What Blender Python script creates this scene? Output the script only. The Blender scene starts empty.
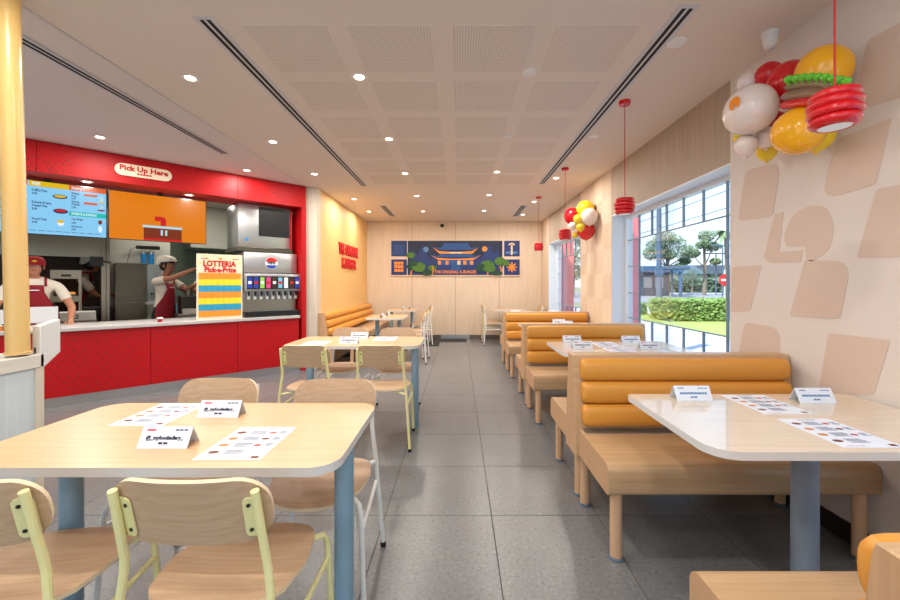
import bpy, bmesh, math, random
from mathutils import Vector, Matrix, Euler
random.seed(7)
S = bpy.context.scene
COL = S.collection
PI = math.pi
# ------------------------------------------------------------------ camera
CZ = 1.307
cam_d = bpy.data.cameras.new('camera'); cam = bpy.data.objects.new('camera', cam_d); COL.objects.link(cam)
cam.location = (0, 0, CZ); cam.rotation_euler = (PI/2, 0, 0)
cam_d.sensor_width = 36; cam_d.lens = 36*393/900; cam_d.shift_x = -8.3/900; cam_d.shift_y = -16/900
cam_d.clip_start = .02; cam_d.clip_end = 500
S.camera = cam
S.view_settings.view_transform = 'Standard'; S.view_settings.look = 'None'
S.view_settings.gamma = 1; S.view_settings.use_curve_mapping = False
S.view_settings.exposure = 0.04
# ------------------------------------------------------------------ world: pale bright sky, whiter at the horizon
W = bpy.data.worlds.new('sky'); S.world = W; W.use_nodes = True
wn = W.node_tree; wn.nodes.clear()
tc = wn.nodes.new('ShaderNodeTexCoord'); sx = wn.nodes.new('ShaderNodeSeparateXYZ'); wr = wn.nodes.new('ShaderNodeValToRGB')
bg = wn.nodes.new('ShaderNodeBackground'); wo = wn.nodes.new('ShaderNodeOutputWorld')
wn.links.new(tc.outputs['Generated'], sx.inputs[0]); wn.links.new(sx.outputs['Z'], wr.inputs[0])
wr.color_ramp.elements[0].position = 0.0; wr.color_ramp.elements[0].color = (.80, .91, 1.0, 1)
wr.color_ramp.elements[1].position = 0.7; wr.color_ramp.elements[1].color = (.30, .52, .95, 1)
e = wr.color_ramp.elements.new(.22); e.color = (.62, .80, 1.0, 1)
wn.links.new(wr.outputs[0], bg.inputs[0]); bg.inputs[1].default_value = 1.9
wn.links.new(bg.outputs[0], wo.inputs[0])
# ------------------------------------------------------------------ sun (high, from behind the building)
sl = bpy.data.lights.new('sun', 'SUN'); sl.energy = 7.5; sl.angle = .01; sl.color = (1, .95, .86)
so = bpy.data.objects.new('sun', sl); COL.objects.link(so); so.rotation_euler = Euler((math.radians(24), math.radians(-34), 0))

DOWN_W = 12.5      # watts of each recessed downlight
KITCH_W = 12.0     # watts of each kitchen ceiling light
H = 2.79           # ceiling height
XR, XL, YB, YF = 1.98, -2.17, 9.35, -2.6
def area(name, loc, size, power, color, rot=(0,0,0), parent=None, sy=None, spread=None):
    l = bpy.data.lights.new(name, 'AREA'); l.energy = power; l.color = color; l.size = size
    if sy: l.shape = 'RECTANGLE'; l.size_y = sy
    if spread: l.spread = spread
    o = bpy.data.objects.new(name, l); COL.objects.link(o); o.location = loc; o.rotation_euler = rot; o.parent = parent
    return o

# ================================================================== materials
MAT = {}
def nt(name):
    m = bpy.data.materials.new(name); m.use_nodes = True; t = m.node_tree
    b = t.nodes['Principled BSDF']; MAT[name] = m
    return m, t, b
def lin(c):
    return tuple((x/255/12.92 if x/255 <= .04045 else ((x/255+.055)/1.055)**2.4) for x in c)+(1,)
def plain(name, rgb, rough=.5, metal=0, spec=.5, coat=0, bump=0, bscale=200, var=0):
    m, t, b = nt(name); c = lin(rgb)
    b.inputs['Base Color'].default_value = c; b.inputs['Roughness'].default_value = rough
    b.inputs['Metallic'].default_value = metal; b.inputs['Specular IOR Level'].default_value = spec
    b.inputs['Coat Weight'].default_value = coat
    tcn = t.nodes.new('ShaderNodeTexCoord'); n = t.nodes.new('ShaderNodeTexNoise'); n.inputs['Scale'].default_value = bscale
    t.links.new(tcn.outputs['Object'], n.inputs['Vector'])
    if bump:
        bp = t.nodes.new('ShaderNodeBump'); bp.inputs['Strength'].default_value = bump; bp.inputs['Distance'].default_value = .002
        t.links.new(n.outputs['Fac'], bp.inputs['Height']); t.links.new(bp.outputs[0], b.inputs['Normal'])
    if var:
        r = t.nodes.new('ShaderNodeValToRGB'); t.links.new(n.outputs['Fac'], r.inputs[0])
        r.color_ramp.elements[0].position = .3; r.color_ramp.elements[1].position = .7
        r.color_ramp.elements[0].color = tuple(x*(1-var) for x in c[:3])+(1,); r.color_ramp.elements[1].color = tuple(min(1, x*(1+var)) for x in c[:3])+(1,)
        t.links.new(r.outputs[0], b.inputs['Base Color'])
    return m
def wood(name, c1, c2, axis='X', rough=.45, scale=1.0, coat=0, spec=.5, rand=0.0):
    m, t, b = nt(name)
    tcn = t.nodes.new('ShaderNodeTexCoord'); mp = t.nodes.new('ShaderNodeMapping')
    sc = [60*scale]*3; sc['XYZ'.index(axis)] = 2.2*scale; mp.inputs['Scale'].default_value = sc
    n = t.nodes.new('ShaderNodeTexNoise'); n.inputs['Scale'].default_value = 1; n.inputs['Detail'].default_value = 5; n.inputs['Roughness'].default_value = .6
    t.links.new(tcn.outputs['Object'], mp.inputs[0])
    if rand:
        oi = t.nodes.new('ShaderNodeObjectInfo'); ad = t.nodes.new('ShaderNodeVectorMath'); ad.operation = 'ADD'
        t.links.new(mp.outputs[0], ad.inputs[0]); mu = t.nodes.new('ShaderNodeMath'); mu.operation = 'MULTIPLY'; mu.inputs[1].default_value = 50
        t.links.new(oi.outputs['Random'], mu.inputs[0]); t.links.new(mu.outputs[0], ad.inputs[1]); t.links.new(ad.outputs[0], n.inputs['Vector'])
    else: t.links.new(mp.outputs[0], n.inputs['Vector'])
    r = t.nodes.new('ShaderNodeValToRGB'); r.color_ramp.elements[0].position = .3; r.color_ramp.elements[1].position = .7
    r.color_ramp.elements[0].color = lin(c1); r.color_ramp.elements[1].color = lin(c2)
    t.links.new(n.outputs['Fac'], r.inputs[0]); t.links.new(r.outputs[0], b.inputs['Base Color'])
    b.inputs['Roughness'].default_value = rough; b.inputs['Coat Weight'].default_value = coat; b.inputs['Specular IOR Level'].default_value = spec
    bp = t.nodes.new('ShaderNodeBump'); bp.inputs['Strength'].default_value = .08; bp.inputs['Distance'].default_value = .001
    t.links.new(n.outputs['Fac'], bp.inputs['Height']); t.links.new(bp.outputs[0], b.inputs['Normal'])
    return m
def emit(name, rgb, k):
    m, t, b = nt(name); b.inputs['Base Color'].default_value = (.02,.02,.02,1); b.inputs['Roughness'].default_value = .3; b.inputs['Specular IOR Level'].default_value = .08; b.inputs['Base Color'].default_value = (.004,.004,.004,1)
    b.inputs['Emission Color'].default_value = lin(rgb); b.inputs['Emission Strength'].default_value = k
    return m
wood('table_wood', (208,166,122), (226,188,146), 'X', .34, coat=.1)
wood('table_wood_glare', (220,202,178), (230,214,192), 'X', .24, coat=.7)  # window glare on the booth tabletops is lightened into this wood colour
wood('table_wood_left', (208,166,122), (224,184,142), 'X', .33, 1.5)
wood('chair_wood', (186,152,118), (204,172,138), 'X', .5, 1.6)
wood('booth_wood', (186,150,110), (206,172,132), 'X', .42, coat=.08)
wood('booth_side_wood', (188,146,108), (202,162,122), 'Z', .5)
wood('leg_wood', (200,158,120), (216,176,138), 'Z', .5)
wood('panel_wood', (212,190,164), (226,206,182), 'Z', .6, .7, spec=.3, rand=1)
wood('header_wood', (168,150,132), (184,167,149), 'Z', .6, .8, spec=.3)
wood('pilaster_wood', (205,192,172), (220,208,190), 'Z', .6, .6)
wood('station_wood', (196,206,208), (216,222,222), 'Z', .5, .5)
wood('station_top', (205,200,188), (222,214,200), 'Y', .4)
wood('pier_light', (212,192,168), (224,206,184), 'Z', .6, .5, spec=.3, rand=1)
wood('pier_dark', (204,182,158), (216,196,172), 'Z', .6, .5, spec=.3, rand=1)
plain('edge_pale', (214,213,210), .4)
plain('edge_grey', (188,190,192), .4)
plain('chair_edge', (228,206,170), .5)
plain('amber_paint', (236,188,122), .6, spec=.3, var=.02, bscale=3)
plain('mural_ground', (222,213,206), .6, spec=.3)
plain('mural_tan', (212,192,178), .6, spec=.3)
plain('ceiling_cream', (226,214,202), .8, spec=.2)
plain('ceiling_white', (222,212,208), .8, spec=.2)
plain('trim_white', (232,230,226), .5)
plain('frame_white', (225,232,238), .5)
plain('muntin_dark', (132,144,152), .5)
plain('slot_black', (12,12,14), .7)
plain('slot_frame', (205,205,208), .5)
plain('red_paint', (186,2,12), .5, spec=.35)
plain('red_dot', (132,0,10), .5)
plain('red_gloss', (206,12,26), .22, coat=.4)
plain('red_cord', (190,14,24), .5)
plain('letter_red', (205,20,24), .5)
plain('vinyl', (222,152,60), .42, bump=.25, bscale=350, spec=.5)
plain('blue_leg', (128,158,176), .38)
plain('blue_leg_grey', (140,154,170), .38)
plain('yellow_metal', (236,228,164), .35)
plain('white_metal', (236,236,230), .35)
plain('rubber', (14,14,15), .6)
plain('screw', (70,70,68), .35, metal=.8)
plain('paper', (232,236,244), .7)
plain('ink_dark', (48,44,80), .7)
plain('ink_blue', (60,120,170), .7)
plain('ink_red', (220,40,60), .7)
plain('ink_grey', (128,134,156), .7)
plain('food_brown', (120,66,50), .7)
plain('food_orange', (210,130,60), .7)
plain('food_red', (190,90,80), .7)
plain('steel', (150,146,132), .3, metal=.9, bump=.05)
plain('steel_bright', (186,188,190), .3, metal=.85)
plain('steel_dark', (98,94,82), .35, metal=.8)
plain('chrome', (220,220,222), .12, metal=1)
plain('black_plastic', (18,18,20), .35)
plain('dark_grille', (10,10,11), .5)
plain('counter_top', (196,192,190), .25, var=.03, bscale=60)
plain('baseboard_black', (26,22,22), .5)
plain('baseboard_grey', (96,88,82), .5)
plain('grout', (58,57,57), .9)
plain('kitchen_white', (214,216,206), .6)
plain('kitchen_green', (140,160,146), .6)
plain('kitchen_brown', (78,58,44), .6)
plain('cabinet_grey', (150,160,162), .4, metal=.3)
plain('skin', (196,134,104), .5)
plain('skin_dark', (170,112,84), .5)
plain('shirt', (232,222,206), .8)
plain('apron', (138,8,28), .75)
plain('trousers', (30,30,34), .8)
plain('cap_red', (168,10,30), .7)
plain('hat_white', (222,214,200), .7)
plain('hair', (30,20,16), .6)
plain('lip', (150,80,70), .5)
plain('balloon_yellow', (246,176,20), .2, coat=.3)
plain('balloon_lemon', (240,206,40), .2, coat=.3)
plain('balloon_red', (206,16,28), .2, coat=.3)
plain('balloon_white', (232,218,212), .22, coat=.3)
plain('balloon_green', (96,190,40), .25, coat=.3)
plain('balloon_brown', (128,100,78), .25, coat=.3)
plain('sticker_orange', (240,140,20), .5)
plain('yellow_post', (222,182,112), .3, coat=.3)
plain('asphalt', (150,152,156), .9, var=.05, bscale=4)
plain('concrete', (196,196,200), .9, var=.04, bscale=6)
plain('grass', (168,182,92), .95, var=.15, bscale=8)
plain('earth', (150,150,120), .95, var=.1, bscale=3)
plain('leaf_hedge', (128,158,78), .7, var=.2, bscale=5)
plain('leaf_tree', (126,146,108), .7, var=.2, bscale=3)
plain('leaf_dark', (96,120,96), .7, var=.2, bscale=3)
plain('bark', (130,120,104), .9)
plain('roof_blue', (80,110,136), .7)
plain('house_wall', (196,196,190), .8)
plain('house_dark', (96,110,122), .8)
plain('pole_grey', (84,104,124), .7)
plain('pillar_red', (246,124,128), .6)
plain('art_navy', (12,44,104), .5)
plain('art_sky', (6,22,58), .5)
plain('art_blue', (30,76,138), .5)
plain('art_lightblue', (84,124,170), .5)
plain('art_orange', (236,140,40), .5)
plain('art_cream', (238,206,150), .5)
plain('art_green', (70,112,34), .6, var=.2, bscale=20)
plain('art_darkgreen', (18,62,38), .6)
plain('art_frame', (226,196,170), .5)
plain('prize_pale', (252,226,160), .5)
plain('prize_orange', (255,150,40), .5)
plain('prize_yellow', (232,224,40), .5)
plain('prize_blue', (40,160,200), .5)
plain('prize_cream', (246,228,200), .5)
plain('label_blue', (30,60,170), .4)
plain('label_black', (20,22,24), .4)
plain('label_green', (150,210,80), .4)
plain('label_pink', (230,70,140), .4)
plain('label_brown', (60,30,24), .4)
plain('label_lightblue', (120,190,220), .4)
plain('blue_filter', (30,130,200), .4)
emit('lamp_glow', (255,238,210), 9.0)
emit('lamp_glow_kitchen', (255,246,225), 3.0)
emit('screen_blue', (134,200,240), 1.0)
emit('screen_orange', (224,122,0), 1.0)
emit('screen_yellow', (222,180,10), 1.0)
emit('screen_dkorange', (214,84,10), 1.0)
emit('screen_teal', (20,184,176), 1.0)
emit('screen_ink', (40,50,100), .7)
emit('screen_white', (225,240,250), 1.0)
emit('screen_red', (200,16,20), 1.0)
emit('screen_brown', (122,44,14), 1.0)
emit('screen_pale', (176,214,220), 1.0)
emit('pendant_glow', (226,222,220), .6)
emit('food_glow', (255,170,90), .8)  # glow put into the fried food itself; the cabinet holds no lamp
# floor tile: grey terrazzo, slightly different from tile to tile
m, t, b = nt('tile')
tcn = t.nodes.new('ShaderNodeTexCoord'); oi = t.nodes.new('ShaderNodeObjectInfo')
ge = t.nodes.new('ShaderNodeNewGeometry')
n1 = t.nodes.new('ShaderNodeTexNoise'); n1.inputs['Scale'].default_value = 55; n1.inputs['Detail'].default_value = 6; n1.inputs['Roughness'].default_value = .7
n2 = t.nodes.new('ShaderNodeTexNoise'); n2.inputs['Scale'].default_value = 3.5; n2.inputs['Detail'].default_value = 4
t.links.new(ge.outputs['Position'], n1.inputs['Vector']); t.links.new(ge.outputs['Position'], n2.inputs['Vector'])
r1 = t.nodes.new('ShaderNodeValToRGB'); els = r1.color_ramp.elements
els[0].position = .34; els[0].color = lin((84,82,82)); els[1].position = .76; els[1].color = lin((160,156,150))
for p_, c_ in ((.42, (110,111,112)), (.60, (121,121,121))): e = els.new(p_); e.color = lin(c_)
t.links.new(n1.outputs['Fac'], r1.inputs[0])
hs = t.nodes.new('ShaderNodeHueSaturation'); t.links.new(r1.outputs[0], hs.inputs['Color'])
ma = t.nodes.new('ShaderNodeMath'); ma.operation = 'MULTIPLY_ADD'; ma.inputs[1].default_value = .10; ma.inputs[2].default_value = .78
mb = t.nodes.new('ShaderNodeMath'); mb.operation = 'MULTIPLY_ADD'; mb.inputs[1].default_value = .30
t.links.new(oi.outputs['Random'], ma.inputs[0]); t.links.new(n2.outputs['Fac'], mb.inputs[0]); t.links.new(ma.outputs[0], mb.inputs[2])
t.links.new(mb.outputs[0], hs.inputs['Value']); t.links.new(hs.outputs[0], b.inputs['Base Color'])
b.inputs['Roughness'].default_value = .3
# glass: thin architectural pane
m, t, b = nt('glass'); t.nodes.remove(b)
tr = t.nodes.new('ShaderNodeBsdfTransparent'); tr.inputs[0].default_value = (.93,.96,.98,1)
gl = t.nodes.new('ShaderNodeBsdfGlossy'); gl.inputs['Roughness'].default_value = .02
fr = t.nodes.new('ShaderNodeLayerWeight'); fr.inputs[0].default_value = .12
fm = t.nodes.new('ShaderNodeMath'); fm.operation = 'MULTIPLY'; fm.inputs[1].default_value = .35; t.links.new(fr.outputs['Fresnel'], fm.inputs[0])
mx = t.nodes.new('ShaderNodeMixShader'); t.links.new(fm.outputs[0], mx.inputs[0]); t.links.new(tr.outputs[0], mx.inputs[1]); t.links.new(gl.outputs[0], mx.inputs[2])
t.links.new(mx.outputs[0], t.nodes['Material Output'].inputs[0])
# perforated ceiling board: rows of small holes
m, t, b = nt('perforated')
tcn = t.nodes.new('ShaderNodeTexCoord'); mp = t.nodes.new('ShaderNodeMapping'); mp.inputs['Scale'].default_value = (1/.0165,)*3
fr_ = t.nodes.new('ShaderNodeVectorMath'); fr_.operation = 'FRACTION'; sb = t.nodes.new('ShaderNodeVectorMath'); sb.operation = 'SUBTRACT'; sb.inputs[1].default_value = (.5,.5,0)
ml = t.nodes.new('ShaderNodeVectorMath'); ml.operation = 'MULTIPLY'; ml.inputs[1].default_value = (1,1,0)
ln = t.nodes.new('ShaderNodeVectorMath'); ln.operation = 'LENGTH'; gt = t.nodes.new('ShaderNodeMath'); gt.operation = 'LESS_THAN'; gt.inputs[1].default_value = .26
t.links.new(tcn.outputs['Object'], mp.inputs[0]); t.links.new(mp.outputs[0], fr_.inputs[0]); t.links.new(fr_.outputs[0], sb.inputs[0]); t.links.new(sb.outputs[0], ml.inputs[0]); t.links.new(ml.outputs[0], ln.inputs[0]); t.links.new(ln.outputs['Value'], gt.inputs[0])
mi = t.nodes.new('ShaderNodeMix'); mi.data_type = 'RGBA'; mi.inputs[6].default_value = lin((226,214,202)); mi.inputs[7].default_value = lin((178,166,153))
t.links.new(gt.outputs[0], mi.inputs[0]); t.links.new(mi.outputs[2], b.inputs['Base Color']); b.inputs['Roughness'].default_value = .8

# ================================================================== mesh helpers
class MB:
    def __init__(s): s.v = []; s.f = []; s.m = []; s.mats = []; s.X = Matrix.Identity(4)
    def mi(s, mat):
        if mat not in s.mats: s.mats.append(mat)
        return s.mats.index(mat)
    def add(s, vs, fs, mat=None):
        b = len(s.v); s.v += [tuple(s.X @ Vector(p)) for p in vs]; k = s.mi(mat) if mat else 0
        if mat is None and not s.mats: s.mats.append(None)
        s.f += [tuple(i+b for i in f) for f in fs]; s.m += [k]*len(fs); return s
    def box(s, x0, x1, y0, y1, z0, z1, mat=None):
        return s.add([(x0,y0,z0),(x1,y0,z0),(x1,y1,z0),(x0,y1,z0),(x0,y0,z1),(x1,y0,z1),(x1,y1,z1),(x0,y1,z1)],
                     [(0,3,2,1),(4,5,6,7),(0,1,5,4),(1,2,6,5),(2,3,7,6),(3,0,4,7)], mat)
    def tube(s, path, r, n=8, mat=None, cap=True):
        P = [Vector(p) for p in path]; R = r if isinstance(r, (list, tuple)) else [r]*len(P)
        vs = []; fs = []; up = None
        for i, p in enumerate(P):
            d = ((P[i+1]-p).normalized() if i < len(P)-1 else Vector()) + ((p-P[i-1]).normalized() if i else Vector())
            d = d.normalized() if d.length > 1e-6 else Vector((0,0,1))
            if up is None: up = Vector((0,0,1)) if abs(d.z) < .9 else Vector((0,1,0))
            a = d.cross(up); a = a.normalized() if a.length > 1e-5 else d.orthogonal().normalized(); b = a.cross(d).normalized()
            up = b
            for k in range(n):
                th = 2*PI*k/n; vs.append(p + (a*math.cos(th) + b*math.sin(th))*R[i])
        for i in range(len(P)-1):
            for k in range(n): fs.append((i*n+k, i*n+(k+1)%n, (i+1)*n+(k+1)%n, (i+1)*n+k))
        if cap: fs.append(tuple(range(n))[::-1]); fs.append(tuple((len(P)-1)*n+k for k in range(n)))
        return s.add(vs, fs, mat)
    def cyl(s, c, r, z0, z1, n=24, mat=None): return s.tube([(c[0],c[1],z0),(c[0],c[1],z1)], r, n, mat)
    def lathe(s, prof, c=(0,0,0), n=24, mat=None):
        vs = []; fs = []
        for r, z in prof:
            for k in range(n): th = 2*PI*k/n; vs.append((c[0]+r*math.cos(th), c[1]+r*math.sin(th), c[2]+z))
        for i in range(len(prof)-1):
            for k in range(n): fs.append((i*n+k, i*n+(k+1)%n, (i+1)*n+(k+1)%n, (i+1)*n+k))
        fs.append(tuple(range(n))[::-1]); fs.append(tuple((len(prof)-1)*n+k for k in range(n)))
        return s.add(vs, fs, mat)
    def ball(s, c, r, nu=16, nv=10, mat=None):
        rx, ry, rz = r if isinstance(r, (tuple, list)) else (r,)*3
        vs = [(c[0],c[1],c[2]-rz)]
        for j in range(1, nv):
            ph = -PI/2+PI*j/nv
            for k in range(nu): th = 2*PI*k/nu; vs.append((c[0]+rx*math.cos(ph)*math.cos(th), c[1]+ry*math.cos(ph)*math.sin(th), c[2]+rz*math.sin(ph)))
        vs.append((c[0],c[1],c[2]+rz)); L = len(vs)-1
        fs = [(0, 1+(k+1)%nu, 1+k) for k in range(nu)]
        for j in range(nv-2):
            for k in range(nu): fs.append((1+j*nu+k, 1+j*nu+(k+1)%nu, 1+(j+1)*nu+(k+1)%nu, 1+(j+1)*nu+k))
        fs += [(L, 1+(nv-2)*nu+k, 1+(nv-2)*nu+(k+1)%nu) for k in range(nu)]
        return s.add(vs, fs, mat)
    def prism(s, poly, a0, a1, plane='XY', mat=None, side=None):
        n = len(poly)
        def P(u, v, a): return {'XY': (u,v,a), 'XZ': (u,a,v), 'YZ': (a,u,v)}[plane]
        s.add([P(u,v,a0) for u,v in poly]+[P(u,v,a1) for u,v in poly], [tuple(range(n))[::-1], tuple(range(n,2*n))], mat)
        b = len(s.v)-2*n; k = s.mi(side or mat) if (side or mat) else 0
        for i in range(n): s.f.append((b+i, b+(i+1)%n, b+n+(i+1)%n, b+n+i)); s.m.append(k)
        return s
    def build(s, name, mat=None, parent=None, loc=(0,0,0), rot=0, bevel=0, segs=2, smooth=True, kind=None, label=None, angle=35):
        me = bpy.data.meshes.new(name); me.from_pydata(s.v, [], s.f)
        ms = [mat if (q is None and mat) else q for q in (s.mats or [mat])]
        for q in ms: me.materials.append(MAT[q] if isinstance(q, str) else q)
        for p, k in zip(me.polygons, s.m): p.material_index = k
        bm = bmesh.new(); bm.from_mesh(me); bmesh.ops.recalc_face_normals(bm, faces=bm.faces)
        if bevel:
            ed = [e for e in bm.edges if len(e.link_faces) == 2 and e.calc_face_angle(0) > math.radians(40)]
            bmesh.ops.bevel(bm, geom=ed, offset=bevel, segments=segs, profile=.5, affect='EDGES', clamp_overlap=True)
        bm.to_mesh(me); bm.free()
        if smooth:
            me.polygons.foreach_set('use_smooth', [True]*len(me.polygons)); me.set_sharp_from_angle(angle=math.radians(angle))
        o = bpy.data.objects.new(name, me); COL.objects.link(o); o.parent = parent; o.location = loc
        o.rotation_euler = rot if isinstance(rot, tuple) else (0,0,rot)
        if kind: o['kind'] = kind
        if label: o['label'] = label
        return o
def tag(o, label=None, cat=None, group=None, kind=None):
    if label: o['label'] = label
    if cat: o['category'] = cat
    if group: o['group'] = group
    if kind: o['kind'] = kind
    return o
def root(name, loc, rz=0, label=None, cat=None, group=None, kind=None):
    o = bpy.data.objects.new(name, None); COL.objects.link(o); o.location = loc; o.rotation_euler = (0,0,rz); o.empty_display_size = .1
    return tag(o, label, cat, group, kind)
KIDS = None
def copy_tree(o, loc=None, rz=None, label=None, parent=None, group=None):
    c = o.copy(); COL.objects.link(c); c.parent = parent
    if loc is not None: c.location = loc
    if rz is not None: c.rotation_euler = (0,0,rz)
    if label: c['label'] = label
    if group: c['group'] = group
    for ch in list(o.children):
        d = ch.copy(); COL.objects.link(d); d.parent = c
        for g in list(ch.children): h_ = g.copy(); COL.objects.link(h_); h_.parent = d
    return c
def rrect(x0, x1, y0, y1, r, n=6):
    rs = r if isinstance(r, (list, tuple)) else [r]*4
    out = []
    for (cx, cy, a0, q) in ((x1-rs[0], y1-rs[0], 0, rs[0]), (x0+rs[1], y1-rs[1], 90, rs[1]), (x0+rs[2], y0+rs[2], 180, rs[2]), (x1-rs[3], y0+rs[3], 270, rs[3])):
        for k in range(n+1):
            a = math.radians(a0+90*k/n); out.append((cx+q*math.cos(a), cy+q*math.sin(a)))
    return out
def text_mesh(body, size, mat, parent, loc, rot, extrude=.0005, name='lettering', align='CENTER', sx=1.0, bold=0.0):
    cu = bpy.data.curves.new(name, 'FONT'); cu.body = body; cu.size = size; cu.extrude = extrude; cu.align_x = align; cu.align_y = 'CENTER'; cu.offset = bold
    cu.resolution_u = 2
    tmp = bpy.data.objects.new('tmp', cu); COL.objects.link(tmp)
    dg = bpy.context.evaluated_depsgraph_get(); me = bpy.data.meshes.new_from_object(tmp.evaluated_get(dg))
    bpy.data.objects.remove(tmp); bpy.data.curves.remove(cu)
    me.materials.clear(); me.materials.append(MAT[mat]); me.name = name
    o = bpy.data.objects.new(name, me); COL.objects.link(o); o.parent = parent; o.location = loc; o.rotation_euler = rot; o.scale = (sx,1,1)
    return o
def plate(cols, fmap, thick, mat_face, mat_edge, rows=4):
    """cols: (x, lo, hi); fmap(x, v) -> centre point and unit normal; a thin bent ply sheet."""
    m_ = MB(); n = len(cols); F = []; B = []
    for (x, lo, hi) in cols:
        for j in range(rows+1):
            v = lo+(hi-lo)*j/rows; p, nn = fmap(x, v); F.append(Vector(p)+Vector(nn)*thick/2); B.append(Vector(p)-Vector(nn)*thick/2)
    R = rows+1; k = len(F); vs = F+B; fa = []; ed = []
    for i in range(n-1):
        for j in range(rows):
            a, b_, c, d = i*R+j, (i+1)*R+j, (i+1)*R+j+1, i*R+j+1
            fa.append((a,b_,c,d)); fa.append((a+k,d+k,c+k,b_+k))
        for j in (0, rows):
            a, b_ = i*R+j, (i+1)*R+j; ed.append((a, b_, b_+k, a+k))
    for i in (0, n-1):
        for j in range(rows): a, b_ = i*R+j, i*R+j+1; ed.append((a, b_, b_+k, a+k))
    m_.add(vs, fa, mat_face); b0 = 0
    kk = m_.mi(mat_edge)
    for q in ed: m_.f.append(q); m_.m.append(kk)
    return m_
def rr_cols(w, lo, hi, r, n=14):
    """columns of a rounded rectangle, -w..w by lo..hi"""
    xs = sorted(set([round(-w+r*(1-math.cos(PI/2*k/6)), 5) for k in range(7)] + [round(w-r*(1-math.cos(PI/2*k/6)), 5) for k in range(7)] + [round(-w+r+(2*w-2*r)*k/n, 5) for k in range(n+1)]))
    out = []
    for x in xs:
        d = max(0, abs(x)-(w-r)); e_ = r-math.sqrt(max(0, r*r-d*d)); e_ = min(e_, (hi-lo)/2*.96)
        out.append((x, lo+e_, hi-e_))
    return out

# ================================================================== frame of the angled counter
CA = math.atan2(.690, .724); P0 = Vector((-2.317, 5.98, 0))
def K(x, y, z=0): return (P0.x+x*math.cos(CA)-y*math.sin(CA), P0.y+x*math.sin(CA)+y*math.cos(CA), z)

# ================================================================== setting: floor
fl = root('floor', (0,0,0), kind='structure')
MB().box(-12, 2.3, YF-.3, YB+.3, -.12, -.0015).build('floor_bed', 'grout', fl, smooth=False)
def tile_mesh(w, d): return MB().box(.002, w-.002, .002, d-.002, -.008, 0).build('floor_tile', 'tile', fl, bevel=.0008, segs=1, smooth=False)
base_t = tile_mesh(.6, .6); first = True; cache = {}
GX, GY = .187, 2.22
for i in range(-12, 3):
    for j in range(-8, 12):
        x, y = GX+.6*i, GY+.6*j; w = min(.6, XR-x); d = min(.6, YB-y); y0 = y
        if y < YF: d -= YF-y; y0 = YF
        if w <= .02 or d <= .02 or x < -6.6: continue
        # outside the dining room (kitchen side) nothing of the tiles shows
        lx, ly = (x+.3-P0.x)*math.cos(CA)+(y+.3-P0.y)*math.sin(CA), -(x+.3-P0.x)*math.sin(CA)+(y+.3-P0.y)*math.cos(CA)
        if ly > .45: continue
        if x < XL-.6 and y > 6.2: continue
        key = (round(w,3), round(d,3))
        if key == (.6,.6):
            if first: o = base_t; first = False
            else: o = base_t.copy(); COL.objects.link(o)
        elif key in cache: o = cache[key].copy(); COL.objects.link(o)
        else: o = cache[key] = tile_mesh(w, d)
        o.location = (x, y0, 0)
# ---- ceiling
ce = root('ceiling', (0,0,0), kind='structure')
MB().box(-2.32, 2.3, YF-.3, YB+.3, H, H+.12).build('ceiling_board', 'ceiling_cream', ce, smooth=False)
MB().box(-12, -2.32, YF-.3, YB+2.3, H+.004, H+.12).build('ceiling_board', 'ceiling_white', ce, smooth=False)
MB().box(-2.326, -2.318, YF, 5.98, H-.004, H+.01).build('shadow_gap', 'edge_grey', ce, smooth=False)
pp = None
for i, (x0, x1) in enumerate(((-1.24,-.77), (-.64,-.15), (-.03,.45), (.565,1.045))):
    for k in range(6):
        y0 = 2.25+.62*k
        if pp is None: pp = MB().box(0, .48, 0, .49, -.003, .004).build('perforated_panel', 'perforated', ce, bevel=.001, segs=1, smooth=False); o = pp
        else: o = pp.copy(); COL.objects.link(o)
        o.location = (x0, y0, H)
# ---- back wall of tall grained boards
wb = root('wall_back', (0,0,0), kind='structure')
MB().box(-2.4, 2.3, YB, YB+.15, 0, H).build('wall_core', 'grout', wb, smooth=False)
for x0, x1 in ((XL,-1.1), (-1.1,-.07), (-.07,.97), (.97,XR)):
    MB().box(x0+.003, x1-.003, YB-.018, YB, .1, H-.004).build('wall_panel', 'panel_wood', wb, bevel=.002, segs=1, smooth=False)
MB().box(XL, XR, YB-.03, YB, 0, .1).build('baseboard_back', 'baseboard_grey', kind='structure', smooth=False)
MB().box(-.41, .27, YB-.036, YB-.03, .012, .108).build('trim_1', 'steel_bright', kind='structure', smooth=False)
# ---- amber wall on the left, its pilaster
MB().box(XL-.14, XL, 6.2, YB+.1, 0, H).build('wall_left_amber', 'amber_paint', kind='structure', smooth=False)
MB().box(-2.36, XL, 6.03, 6.2, 0, H).build('trim_2', 'pilaster_wood', kind='structure', smooth=False, bevel=.003, segs=1)
# ---- far left wall and rear wall with the shopfront behind the camera
MB().box(-6.75, -6.6, YF-.2, 2.6, 0, H).build('wall_left', 'ceiling_cream', kind='structure', smooth=False)
wr_ = MB(); wr_.box(-6.7, -5.2, YF-.15, YF, 0, H); wr_.box(-5.2, 1.4, YF-.15, YF, 2.45, H); wr_.box(1.4, 2.2, YF-.15, YF, 0, H)
wr_.build('wall_rear', 'ceiling_cream', kind='structure', smooth=False)
w0 = root('window_3', (0, YF-.07, 0), kind='structure')
for k in range(5): MB().box(-5.2+1.65*k-.03, -5.2+1.65*k+.03, -.04, .04, 0, 2.45).build('window_frame', 'muntin_dark', w0, smooth=False)
for k in range(4): MB().box(-5.17+1.65*k, -3.58+1.65*k, -.004, .004, .02, 2.45).build('pane', 'glass', w0, smooth=False)
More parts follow.
